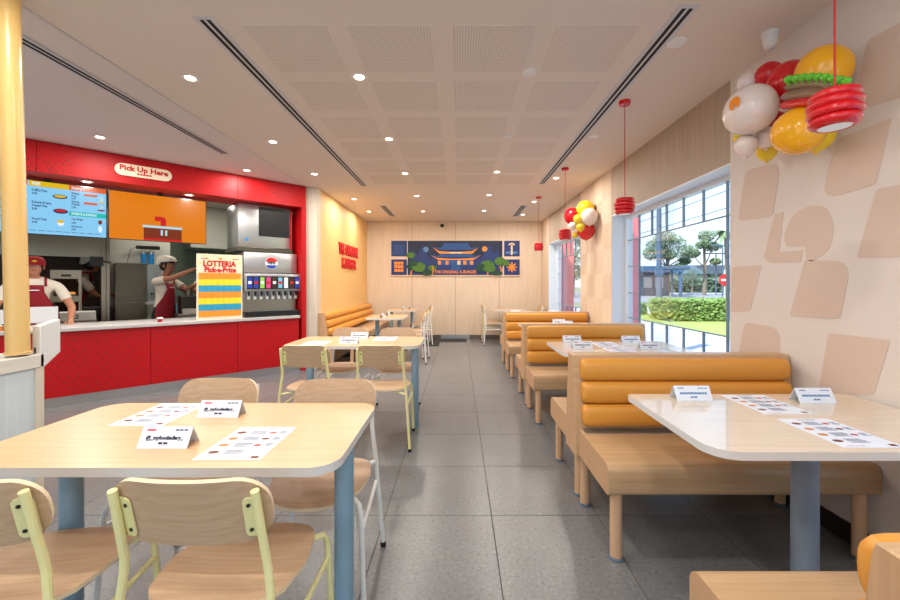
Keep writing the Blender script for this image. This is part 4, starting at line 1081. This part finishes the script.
def person(loc, rz, label, head, larm, rarm, lean=0.0, wide=1.0, skin='skin', hat='cap', curl=1, sc=1.0):
    r = root('person', loc, rz, label, 'person'); r.scale = (sc, sc, sc)
    N = {}; w = wide; hx, hy, hz = head
    N['pelvis'] = ((0,0,.93), (.145*w,.11*w)); N['waist'] = ((0,.01+lean*.3,1.06), (.135*w,.10*w)); N['chest'] = ((0,.02+lean*.7,1.24), (.155*w,.11*w)); N['upper'] = ((0,.01+lean,1.36), (.13*w,.09))
    N['neck'] = ((hx*.3, lean+.01+hy*.2, 1.44), .052); N['neck2'] = ((hx*.6, lean+.02+hy*.5, 1.49), .050)
    N['jaw'] = ((hx, lean+.035+hy, 1.545+hz), (.062,.070)); N['skull'] = ((hx, lean+.02+hy, 1.62+hz), (.078,.092)); N['top'] = ((hx, lean+.015+hy, 1.69+hz), (.052,.062))
    E = [('pelvis','waist'),('waist','chest'),('chest','upper'),('upper','neck'),('neck','neck2'),('neck2','jaw'),('jaw','skull'),('skull','top')]
    T = {('pelvis','waist'):1,('waist','chest'):1,('chest','upper'):1,('upper','neck'):1}
    for s_, nm in ((-1,'l'),(1,'r')):
        arm = larm if s_ < 0 else rarm
        sh, el, wr, pd_ = [Vector(p) for p in arm]
        N['sh'+nm] = (tuple(sh), .062); mid = sh.lerp(el, .62); N['um'+nm] = (tuple(mid), .060); N['uq'+nm] = (tuple(sh.lerp(el,.66)), .044); N['el'+nm] = (tuple(el), .042); N['fm'+nm] = (tuple(el.lerp(wr,.4)), .040); N['wr'+nm] = (tuple(wr), .026)
        E += [('upper','sh'+nm),('sh'+nm,'um'+nm),('um'+nm,'uq'+nm),('uq'+nm,'el'+nm),('el'+nm,'fm'+nm),('fm'+nm,'wr'+nm)]; T[('upper','sh'+nm)] = 1; T[('sh'+nm,'um'+nm)] = 1
        d = (pd_-wr).normalized(); side = d.cross(Vector((0,0,1))); side = side.normalized() if side.length > .1 else Vector((1,0,0)); nrm = side.cross(d).normalized()
        pm = wr+d*.05; N['pm'+nm] = (tuple(pm), (.036,.018)); E.append(('wr'+nm,'pm'+nm))
        for k in range(4):
            b0 = pm+d*.045+side*(.027-.018*k); L = (.062,.072,.068,.052)[k]
            N['f%d'%k+nm] = (tuple(b0), .0095); m1 = b0+d*L*.5-nrm*.006*curl; N['g%d'%k+nm] = (tuple(m1), .0085); N['h%d'%k+nm] = (tuple(m1+d*L*.42-nrm*.02*curl), .0075)
            E += [('pm'+nm,'f%d'%k+nm),('f%d'%k+nm,'g%d'%k+nm),('g%d'%k+nm,'h%d'%k+nm)]
        th = pm+side*.038*s_*-1-d*.01; N['t0'+nm] = (tuple(th), .011); N['t1'+nm] = (tuple(th+side*.018*s_*-1+d*.03), .010); N['t2'+nm] = (tuple(th+side*.022*s_*-1+d*.055), .008)
        E += [('pm'+nm,'t0'+nm),('t0'+nm,'t1'+nm),('t1'+nm,'t2'+nm)]
        N['hp'+nm] = ((s_*.09*w,0,.86), (.10*w,.10*w)); N['kn'+nm] = ((s_*.11,.01,.49), .062); N['an'+nm] = ((s_*.12,-.01,.09), .042); N['to'+nm] = ((s_*.135,.15,.04), (.042,.03))
        E += [('pelvis','hp'+nm),('hp'+nm,'kn'+nm),('kn'+nm,'an'+nm),('an'+nm,'to'+nm)]
        for e_ in (('pelvis','hp'+nm),('hp'+nm,'kn'+nm),('kn'+nm,'an'+nm)): T[e_] = 2
        T[('an'+nm,'to'+nm)] = 3
    body_mesh(N, E, T, 'body', r, [skin, 'shirt', 'trousers', 'black_plastic'])
    hd_ = Vector((hx, lean+.02+hy, 1.60+hz))
    # face
    MB().prism([(-.010,-.018),(.012,-.018),(.004,.026),(-.004,.026)], .088, .108, 'XZ').build('nose', skin, r, loc=hd_, bevel=.004)
    for s_ in (-1, 1):
        e_ = MB().ball((0,0,0), (.011,.006,.007), 10, 6).build('eye', 'paper', r, loc=hd_+Vector((s_*.028,.086,.022))); MB().ball((0,.004,0), (.005,.004,.005), 8, 6).build('iris', 'hair', e_)
        MB().ball((0,0,0), (.010,.018,.026), 8, 6).build('ear', skin, r, loc=hd_+Vector((s_*.083,0,.005)))
        MB().box(-.016,.016,-.003,.003,-.002,.003).build('eyebrow', 'hair', r, loc=hd_+Vector((s_*.029,.089,.042)), smooth=False)
    MB().ball((0,0,0), (.022,.006,.006), 10, 6).build('mouth', 'lip', r, loc=hd_+Vector((0,.089,-.036)))
    # hair: cap of hair round the back and sides
    hm = MB(); hm.ball((0,-.034,.02), (.090,.086,.092), 16, 10); hb = hm.build('hair', 'hair', r, loc=hd_)
    if hat == 'cap':
        c = MB(); c.lathe([(.097,.030),(.099,.055),(.094,.095),(.070,.125),(.03,.138),(.004,.140)], n=24)
        c = c.build('cap', 'cap_red', r, loc=hd_+Vector((0,.0,.0))); MB().prism([(.09*math.cos(a*PI/10), .03+.13*math.sin(a*PI/10)) for a in range(11)], .034, .042, 'XY').build('visor', 'cap_red', c)
        MB().ball((0,.095,.075), (.022,.008,.012), 10, 6).build('cap_badge', 'prize_yellow', c)
    else:
        c = MB(); c.prism([(-.155,.035),(-.12,.03),(.10,.085),(.07,.145),(-.03,.185),(-.13,.15)], -.070, .070, 'YZ')
        c = c.build('paper_hat', 'hat_white', r, loc=hd_, bevel=.012); MB().prism([(-.06,.055),(.105,.062),(.108,.082),(-.07,.070)], -.080, .080, 'YZ').build('hat_band', 'hair', c, bevel=.01)
        MB().ball((0,.112,.07), (.02,.008,.012), 10, 6).build('hat_badge', 'cap_red', c)
    # apron: bib and skirt wrapped round the front
    ap = MB(); rows_ = [(1.34,.105,.095), (1.25,.115,.13), (1.12,.145,.135), (1.0,.165,.135), (.86,.18,.14), (.62,.19,.14)]; n = 12; vs = []; fs = []
    for z, hw_, dp in rows_:
        arc = .55 if z > 1.2 else (.85 if z > 1.05 else 1.25)
        for k in range(n+1):
            a = PI/2+(k/n-.5)*2*arc; ln_ = lean*max(0, min(1, (z-.95)/.4)); vs.append((math.cos(a)*hw_*w*1.22, ln_+math.sin(a)*(dp*w+.012)+.005, z))
    for i in range(len(rows_)-1):
        for k in range(n): fs.append((i*(n+1)+k, i*(n+1)+k+1, (i+1)*(n+1)+k+1, (i+1)*(n+1)+k))
    ap.add(vs, fs, 'apron'); ao = ap.build('apron', None, r); md = ao.modifiers.new('thick', 'SOLIDIFY'); md.thickness = .008; md.offset = 1
    for s_ in (-1, 1): MB().tube([(s_*.085*w, lean+.118*w, 1.33), (s_*.10, lean+.075, 1.42), (s_*.09, lean-.03, 1.435), (s_*.05, lean-.10, 1.36)], .012, 6).build('apron_strap', 'apron', ao)
    MB().box(-.04,.04,lean*.9+.148*w,lean*.9+.153*w,1.275,1.285).build('name_patch', 'paper', ao, smooth=False)
    pk = MB().box(-.09,.09,.160*w,.170*w,.93,1.0); pk.build('pocket', 'apron', ao, bevel=.004)
    return r
FACE = CA+PI      # facing the customers
x = pxl(33,.92)[0]
person(K(x,.92,0), FACE+.1, 'worker in a red cap and red apron leaning on the counter behind the yellow column', (0,.07,-.05),
       [(-.21,.10,1.33),(-.33,.16,1.06),(-.30,.33,.90),(-.30,.42,.875)], [(.21,.10,1.33),(.32,.16,1.06),(.30,.33,.90),(.30,.42,.875)], lean=.10, wide=1.12, sc=.965)
xx = pxl(162,1.55)[0]
person(K(xx,1.55,0), -1.62, 'worker in a white paper hat and red apron reaching up beside the prize board', (0,.05,0),
       [(-.19,.04,1.37),(-.18,.27,1.24),(-.10,.50,1.34),(-.08,.58,1.36)], [(.19,.04,1.37),(.17,.30,1.42),(.10,.56,1.55),(.08,.64,1.58)], lean=.03, wide=.92, skin='skin_dark', hat='paper', sc=.98)
xx = pxl(209,1.9)[0]
person(K(xx,1.9,0), CA+PI/2+.3, 'worker mostly hidden behind the prize board, white hat tip showing', (0,.04,-.02),
       [(-.19,.04,1.36),(-.22,.20,1.15),(-.15,.36,1.22),(-.12,.44,1.24)], [(.19,.04,1.36),(.22,.20,1.15),(.15,.36,1.22),(.12,.44,1.24)], lean=.03, wide=.92, skin='skin_dark', hat='paper')
xx = pxl(67,2.45)[0]
person(K(xx,2.45,0), CA-PI/2+.1, 'cook in a white paper hat bending over the stove beneath the hood', (0,.10,-.08),
       [(-.19,.14,1.32),(-.20,.30,1.08),(-.12,.52,1.10),(-.10,.60,1.10)], [(.19,.14,1.32),(.20,.30,1.08),(.12,.52,1.10),(.10,.60,1.10)], lean=.16, wide=.95, skin='skin_dark', hat='paper', sc=1.04)
xs_ = pxl(97,2.5)[0]
r = root('cooking_range', K(xs_,2.45,0), CA, 'dark cooking range below the order monitor', 'stove')
MB().box(-.35,.2,0,.6,.05,.93).build('body', 'black_plastic', r, bevel=.005, smooth=False); MB().box(-.36,.21,-.01,.6,.93,.96).build('cooktop', 'steel_dark', r, smooth=False)
for s_ in (-.3,.15): MB().box(s_-.03,s_+.03,.05,.5,0,.05).build('foot', 'steel_dark', r, smooth=False)

# ================================================================== yellow column and service station
co = root('yellow_column', (-2.24,2.0,.95), 0, 'yellow round column rising from the service station to the ceiling', 'column')
cm = MB(); n = 40; vs = []; fs = []
for z, dx in ((0, .0), (H-.95, -.052)):
    for k in range(n): a = 2*PI*k/n; rr_ = .045*(1-.03*(k % 2)); vs.append((dx+rr_*math.cos(a), rr_*math.sin(a), z))
for k in range(n): fs.append((k, (k+1)%n, n+(k+1)%n, n+k))
fs += [tuple(range(n)), tuple(range(n, 2*n))]
cm.add(vs, fs); cm.build('shaft', 'yellow_post', co, angle=60)
MB().lathe([(.051,0),(.051,.012),(.049,.014)], n=40).build('collar', 'yellow_post', co)
st = root('service_station', (-2.19,2.08,0), 0, 'pale grained service station at the left edge holding the column', 'cabinet')
MB().box(-1.2,-.01,-1.3,-.04,0,.87).build('body', 'station_wood', st, smooth=False)
MB().box(-1.22,0,-1.32,-.0,.87,.94).build('top_slab', 'station_top', st, bevel=.004, smooth=False)
MB().box(-1.2,-.002,-.04,-.0,0,.87).build('end_panel', 'pilaster_wood', st, smooth=False)
MB().prism([(-.02,.868),(.0,.868),(.085,.935),(.085,1.115),(-.02,1.085)], -.045, -.0, 'YZ').build('fin_panel', 'edge_pale', st, bevel=.003, segs=1)
MB().box(-1.2,-.16,-.25,-.22,.94,.955).build('divider', 'black_plastic', st, smooth=False)
o = root('black_tray', (-2.36,1.86,.9405), 0, 'flat black tray on the service station at the picture edge', 'tray'); MB().box(-.13,.05,-.06,.05,0,.008).build('tray_base', 'black_plastic', o, bevel=.003, smooth=False); MB().box(-.12,.04,-.05,.04,.008,.014).build('tray_mat', 'dark_grille', o, smooth=False)
o = root('napkin_holder', (-2.225,2.065,.9405), .3, 'small dark holder beside the foot of the yellow column', 'holder'); MB().box(-.0,.03,-.008,.012,0,.035).build('holder_body', 'dark_grille', o, bevel=.004, smooth=False); MB().box(.004,.026,-.004,.008,.03,.045).build('holder_rim', 'label_blue', o, smooth=False)

# ================================================================== balloons
def at(px, py, d): return Vector(((px-458.3)/393*d, d, CZ+(284-py)/393*d))
def balloon(px, py, d, rpx, mat, label, rz=1.0, group='balloons of the burger cluster', knot=(0,.0,-1)):
    d = min(d, (XR-.015)/((px-458.3)/393+rpx*.95/393)); c = at(px, py, d); r_ = rpx*d/393/ (1+((px-458.3)/393)**2)**.25
    o = root('balloon', c, 0, label, 'balloon', group); k = Vector(knot).normalized()
    b = MB(); prof = []
    nn = 14
    for i in range(nn+1):
        ph = -PI/2+PI*i/nn; rr_ = math.cos(ph); z = math.sin(ph)*rz
        if z < 0: z *= 1.1; rr_ *= 1-.10*abs(math.sin(ph))
        prof.append((max(rr_*r_, .0005), z*r_))
    q_ = Vector((0,0,-1)).rotation_difference(k).to_matrix().to_4x4(); b.X = q_
    b.lathe(prof, n=24); b.build('skin', mat, o, angle=80)
    t_ = MB(); t_.X = q_; t_.lathe([(.003,-1.09*r_*rz),(.010,-1.09*r_*rz-.014)], n=8); t_.build('knot', mat, o)
    return o, r_, c
balloon(823,71,2.30,28,'balloon_yellow','big yellow balloon forming the top bun of the balloon burger', .92, knot=(-.75,-.1,-.6))
balloon(799,131,1.98,27,'balloon_yellow','big yellow balloon forming the bottom bun of the balloon burger', .95, knot=(-.2,-.6,-.8))
balloon(816,137,2.36,18,'balloon_lemon','lemon balloon peeking out below the bottom bun', .9)
o, r_, c = balloon(750,110,2.22,27,'balloon_white','big white balloon with an orange sticker', .93, knot=(.9,.2,-.2))
s_ = MB(); kk = Vector((-1.08,-.44,.12)).normalized(); n = 14; ax = kk.cross(Vector((0,0,1))).normalized(); up_ = ax.cross(kk)
vs = [kk*(r_*1.008)]+[((kk+ax*(.22*math.cos(2*PI*i/n))+up_*(.30*math.sin(2*PI*i/n))).normalized())*(r_*1.004) for i in range(n)]
s_.add(vs, [(0,1+i,1+(i+1)%n) for i in range(n) if i not in (9,10)]); s_.build('sticker', 'sticker_orange', o)
balloon(769,75,2.3,14,'balloon_red','small red balloon above the big white one')
balloon(789,83,2.38,22,'balloon_red','large red balloon tucked behind the burger', 1.1)
balloon(747,83,2.38,10.5,'balloon_white','small white balloon above and behind the big white one')
balloon(746,145,2.30,11.5,'balloon_white','small white balloon lowest left in the burger cluster')
balloon(766,137,2.28,11.5,'balloon_white','small white balloon between the big white one and the bottom bun')
balloon(767,151,2.36,10.5,'balloon_lemon','small lemon balloon at the bottom of the burger cluster')
balloon(741,137,2.40,8,'balloon_lemon','lemon balloon mostly hidden behind the small white one')
balloon(772,125,2.42,15,'balloon_red','red balloon hidden between white and bottom bun')
def twist(px0, py0, px1, py1, d, rpx, mat, label, sag=0):
    a, b_ = at(px0,py0,1.68/((px0-458.3)/393)), at(px1,py1,1.68/((px1-458.3)/393)); c = (a+b_)/2; o = root('modelling_balloon', c, 0, label, 'balloon', 'long balloons of the burger filling'); r_ = rpx*d/393/1.25
    pts = []; R = []; L = (b_-a).length/2; dr = (b_-a).normalized()
    for i in range(13):
        t_ = -1+2*i/12; pts.append(dr*(t_*L)+Vector((0,-(1-t_*t_)*.05,0))); R.append(r_*(max(0, 1-abs(t_)**6)**.5*.97+.03))
    MB().tube(pts, R, 16).build('skin', mat, o, angle=80); MB().ball(pts[-1], .008, 8, 6).build('knot', mat, o)
twist(783,88,836,88,2.22,5.5,'balloon_brown','upper brown long balloon of the burger patty')
twist(780,98,832,97,2.22,6,'balloon_brown','lower brown long balloon of the burger patty')
twist(778,107,828,105,2.22,5,'balloon_red','red long balloon under the burger patty')
for k in range(9):
    px = 789+7.2*k; py = 80-4.0*math.sin(PI*(k+.5)/9)+ (k*.2)
    balloon(px, py, 1.66/((px-458.3)/393), 4.9, 'balloon_green', '%s green lettuce bubble balloon counted from the left' % ['first','second','third','fourth','fifth','sixth','seventh','eighth','ninth'][k], .85, 'green bubbles of balloon lettuce')
G2 = 'balloons of the small wall cluster'
balloon(585.5,209,5.9,9,'balloon_lemon','large yellow balloon on top of the small cluster', group=G2)
balloon(572.5,216,5.85,8.6,'balloon_red','large red balloon at the left of the small cluster', group=G2)
balloon(589.5,216.5,5.7,8.6,'balloon_white','large white balloon at the right of the small cluster', group=G2)
balloon(586,230.5,5.85,9,'balloon_red','large red balloon at the bottom of the small cluster', group=G2)
balloon(578,219,5.6,4.7,'balloon_lemon','upper small yellow balloon in the middle of the small cluster', group=G2)
balloon(580.7,227,5.6,4.7,'balloon_lemon','lower small yellow balloon in the middle of the small cluster', group=G2)
balloon(572.3,226,5.65,4,'balloon_white','small white balloon left in the small cluster', group=G2)
balloon(575,235,5.7,3,'balloon_lemon','tiny yellow balloon lowest in the small cluster', group=G2)

# ================================================================== outside
MB().box(2.33, 90, -40, 160, -.16, -.06).build('ground', 'earth', kind='structure', smooth=False)
MB().box(2.33, 6.2, -12, 60, -.06, -.03).build('sidewalk', 'concrete', kind='structure', smooth=False)
tag(MB().prism([(6.35,-2),(24,-2),(24,15.5),(6.35,17.5)], -.06, .0, 'XY').build('lawn', 'grass', smooth=False), kind='structure')
MB().box(6.2, 6.35, -12, 60, -.06, .04).build('kerb', 'concrete', kind='structure', smooth=False)
MB().prism([(6.35,17.6),(60,17.6),(60,24),(6.35,22)], -.05, -.01, 'XY').build('driveway', 'concrete', kind='structure', smooth=False)
MB().box(4, 90, 28, 52, -.05, -.02).build('road', 'asphalt', kind='structure', smooth=False)
MB().box(4, 90, 52, 54, -.05, .1).build('far_kerb', 'concrete', kind='structure', smooth=False)
def leaves(m_, c, R, n, size, mat, rnd, shell=.45):
    for _ in range(n):
        while True:
            v = Vector((rnd.uniform(-1,1), rnd.uniform(-1,1), rnd.uniform(-1,1)))
            if shell < v.length < 1: break
        p = Vector(c)+Vector((v.x*R[0], v.y*R[1], v.z*R[2])); a = Vector((rnd.gauss(0,1),rnd.gauss(0,1),rnd.gauss(0,1))).normalized(); b_ = a.orthogonal().normalized()
        s_ = size*rnd.uniform(.6,1.3); m_.add([p+a*s_, p+b_*s_*.5, p-a*s_, p-b_*s_*.5], [(0,1,2,3)], mat)
def hedge(x0, x1, y0, y1, z1, name, label, n, seed, size=.07, mat='leaf_hedge', group=None):
    rnd = random.Random(seed); r = root(name, ((x0+x1)/2,(y0+y1)/2,0), 0, label, 'hedge' if name == 'hedge' else 'bush', group); m_ = MB(); w, d = (x1-x0)/2, (y1-y0)/2
    m_.box(-w*.93, w*.93, -d*.85, d*.85, .02, z1*.9, mat)
    for _ in range(n):
        s_ = rnd.random(); 
        if s_ < .45: p = Vector((rnd.uniform(-w,w), -d*rnd.uniform(.88,1.02), rnd.uniform(.03,z1)))
        elif s_ < .7: p = Vector((-w*rnd.uniform(.95,1.03), rnd.uniform(-d,d), rnd.uniform(.03,z1)))
        else: p = Vector((rnd.uniform(-w,w), rnd.uniform(-d,d), z1*rnd.uniform(.9,1.05)))
        a = Vector((rnd.gauss(0,1),rnd.gauss(0,1),rnd.gauss(0,1))).normalized(); b_ = a.orthogonal().normalized(); q = size*rnd.uniform(.6,1.3)
        m_.add([p+a*q, p+b_*q*.6, p-a*q, p-b_*q*.6], [(0,1,2,3)], mat)
    m_.build('foliage', None, r, smooth=False, kind='stuff')
    MB().box(-w*.8,w*.8,-.05,.05,0,.1).build('stem', 'bark', r, smooth=False)
hedge(7.45, 14, 13.7, 15.2, .74, 'hedge', 'trimmed green hedge beyond the near window', 9000, 1)
hedge(7.0, 8.0, 16.6, 17.4, .5, 'bush', 'small bush left of the hedge, behind the pink pillar', 700, 2, .06)
hedge(20, 75, 56, 60, 2.0, 'hedge', 'long dark hedge across the road', 5000, 3, .35, 'leaf_dark')
def tree(px, d, htop_py, rpx, label, mat, seed, clumps, n=700, trunk_px=0):
    rnd = random.Random(seed); base = at(px, 284, d); base.z = 0; ht = CZ+(284-htop_py)*d/393; R = rpx*d/393
    r = root('tree', base, 0, label, 'tree', 'trees across the road'); m_ = MB(); t_ = MB()
    t_.tube([(0,0,0),(.02*ht,0,ht*.35),(0,0,ht*.75)], [.03*ht,.022*ht,.008*ht], 8)
    for (cx, cz, rr_) in clumps:
        c = (cx*R, rnd.uniform(-.3,.3)*R, cz*ht); leaves(m_, c, (rr_*R, rr_*R, rr_*R*.7), n, .035*ht/2, mat, rnd, .2); t_.tube([(0,0,ht*.42),(c[0]*.6,c[1]*.6,(ht*.42+c[2])/2),c], [.012*ht,.008*ht,.004*ht], 6)
    m_.build('foliage', None, r, smooth=False, kind='stuff'); t_.build('trunk', 'bark', r)
tree(667, 46, 229, 24, 'broad feathery tree seen left in the near window', 'leaf_tree', 1, [(-.7,.62,.42),(-.2,.85,.45),(.3,.80,.48),(.7,.66,.4),(-.5,.75,.4),(0,.62,.35),(.9,.52,.25)])
tree(704, 46, 228, 17, 'tall slim feathery tree in the middle of the near window', 'leaf_tree', 2, [(-.5,.62,.4),(.1,.88,.5),(.5,.72,.45),(-.2,.75,.4),(.6,.5,.3)])
tree(681, 50, 252, 6, 'small round-headed tree between the two feathery ones', 'leaf_tree', 3, [(0,.9,.9),(-.3,.7,.7)], 300)
tree(692, 54, 262, 12, 'dark bushy tree before the pale house', 'leaf_dark', 4, [(-.4,.6,.6),(.4,.7,.6),(0,.4,.8)], 500)
tree(716, 60, 266, 14, 'low dark tree at the right edge of the near window', 'leaf_dark', 5, [(-.5,.5,.7),(.4,.6,.7)], 500)
tree(572, 40, 215, 22, 'green tree outside the far window', 'leaf_tree', 6, [(-.6,.6,.5),(0,.85,.5),(.6,.7,.5),(0,.5,.6),(.2,.3,.5),(-.4,.35,.5)], 500)
tree(585, 52, 250, 20, 'dark tree filling the lower part of the far window', 'leaf_dark', 7, [(-.6,.5,.6),(0,.7,.6),(.6,.5,.6)], 500)
r = root('palm_tree', (at(725,284,44).x,44,0), 0, 'slim palm tree at the right edge of the near window', 'tree'); hp = CZ+(284-232)*44/393
MB().tube([(0,0,0),(.1,0,hp*.5),(0,0,hp)], [.16,.13,.1], 8).build('trunk', 'bark', r)
rnd = random.Random(5)
for k in range(18):
    a = 2*PI*k/18; up_ = rnd.uniform(-.6,1.0); m_ = MB(); P = [Vector((math.cos(a)*t_*1.5, math.sin(a)*t_*1.5, hp+up_*t_*1.1-1.0*t_*t_)) for t_ in (0,.25,.5,.75,1)]; sd_ = Vector((-math.sin(a),math.cos(a),0))
    vs = []; 
    for i, p in enumerate(P): w = (.03,.20,.24,.18,.02)[i]; vs += [p+sd_*w-Vector((0,0,w*.5)), p+Vector((0,0,.02)), p-sd_*w-Vector((0,0,w*.5))]
    m_.add(vs, [f for i in range(4) for f in ((3*i,3*i+1,3*i+4,3*i+3),(3*i+1,3*i+2,3*i+5,3*i+4))]); m_.build('frond', 'leaf_tree', r)
# utility pole and wires
pz = at(659,284,19.8); r = root('utility_pole', (pz.x,19.8,0), 0, 'tall blue-grey utility pole outside the near window', 'pole')
MB().tube([(0,0,0),(0,0,9)], [.13,.10], 12).build('pole', 'pole_grey', r); MB().box(-.9,.9,-.06,.06,8.2,8.35).build('crossarm', 'pole_grey', r, smooth=False)
MB().box(-.22,.18,-.13,.0,1.75,2.1).build('box', 'roof_blue', r, smooth=False)
for k, z in enumerate((4.1,4.75,5.35)):
    w_ = MB().tube([(9.5,-30,z+.5),(10.1,19.8,z),(10.3,70,z+.4)], .018, 5)
    tag(w_.build('power_line', 'pole_grey'), '%s black power line crossing the near window' % ('lowest','middle','highest')[k], 'wire', 'power lines')
for px, d, py, lb in ((716,46,254,'thin street lamp pole before the pale house'), (722.5,42,246,'thin street lamp pole beside the palm')):
    b_ = at(px,284,d); ht = CZ+(284-py)*d/393; r = root('street_lamp', (b_.x,d,0), 0, lb, 'street lamp')
    MB().tube([(0,0,0),(0,0,ht)], .07, 8).build('pole', 'pole_grey', r); MB().box(-1.2,1.2,-.1,.1,ht,ht+.12).build('lamp_head', 'pole_grey', r, smooth=False)
b_ = at(725,284,16); r = root('round_road_sign', (b_.x,16,0), 0, 'red and white sign at the right edge of the near window', 'road sign')
MB().tube([(0,.02,0),(0,.02,1.9)], .03, 8).build('post', 'edge_grey', r); MB().prism([(.26*math.cos(PI/8+PI/4*i), 1.47+.26*math.sin(PI/8+PI/4*i)) for i in range(8)], -.02, 0, 'XZ').build('sign_face', 'balloon_red', r, smooth=False)
MB().prism([(-.17,1.43),(.17,1.43),(.17,1.51),(-.17,1.51)], -.024, -.02, 'XZ').build('sign_band', 'paper', r, smooth=False)
# building with a flat blue canopy, pale houses
bx = at(648,284,44); r = root('canopy_building', (bx.x,44,0), 0, 'low building with a flat blue canopy across the road', 'building')
MB().box(-3.5,2.2,0,6,0,2.6).build('wall', 'house_dark', r, smooth=False); MB().box(-4,3.2,-1.5,6,2.6,3.25).build('roof', 'roof_blue', r, smooth=False)
for k in range(4): f = MB().box(-3.1+1.3*k,-2.2+1.3*k,-.05,0,.9,2.1).build('window', 'edge_grey', r, smooth=False)
for x in (-3.6,2.9): MB().box(x-.12,x+.12,-1.4,-1.15,0,2.6).build('canopy_post', 'roof_blue', r, smooth=False)
bx = at(672,284,40); r = root('petrol_canopy', (bx.x,40,0), 0, 'small grey flat roof on posts left of the slim tree', 'canopy'); MB().box(-1.3,1.3,-1,1,2.75,3.1).build('roof', 'pole_grey', r, bevel=.05); MB().cyl((0,0), .09, 0, 2.75, 10).build('post', 'pole_grey', r)
for px, wd, lb in ((706,4.5,'pale house with a low roof behind the trees'), (722,2.6,'second pale house beside the palm')):
    bx = at(px,284,62); r = root('house', (bx.x,62,0), 0, lb, 'building')
    MB().box(-wd,wd,0,5,0,2.9).build('wall', 'house_wall', r, smooth=False); MB().prism([(-.6,2.9),(5.6,2.9),(2.5,4.4)], -wd-.4, wd+.4, 'YZ').build('roof', 'house_dark', r, smooth=False)
    for k in range(3): f = MB().box(-wd*.7+k*wd*.6,-wd*.7+k*wd*.6+.9,-.05,0,1.0,2.0).build('window', 'house_dark', r, smooth=False)
# red exterior pillars of the shopfront
def pillar(x0, x1, y0, y1, lab):
    r = root('red_pillar', ((x0+x1)/2,(y0+y1)/2,-.06), 0, lab, 'pillar'); a, b2 = (x1-x0)/2, (y1-y0)/2
    MB().box(-a,a,-b2,b2,.15,3.6).build('shaft', 'pillar_red', r, smooth=False); MB().box(-a-.03,a+.03,-b2-.03,b2+.03,0,.15).build('plinth', 'concrete', r, smooth=False); MB().box(-a-.02,a+.02,-b2-.02,b2+.02,3.6,3.7).build('cap', 'pillar_red', r, smooth=False)
pillar(2.93,3.04,6.62,6.80,'thin red pillar outside the near window')
pillar(2.9,3.2,10.9,11.3,'broad red pillar outside the far window')
# outer skin of the building
MB().box(-12, 2.33, YF-.3, YB+4, H+.13, H+.3).build('roof_slab', 'concrete', kind='structure', smooth=False)
print('objects', len(bpy.data.objects))
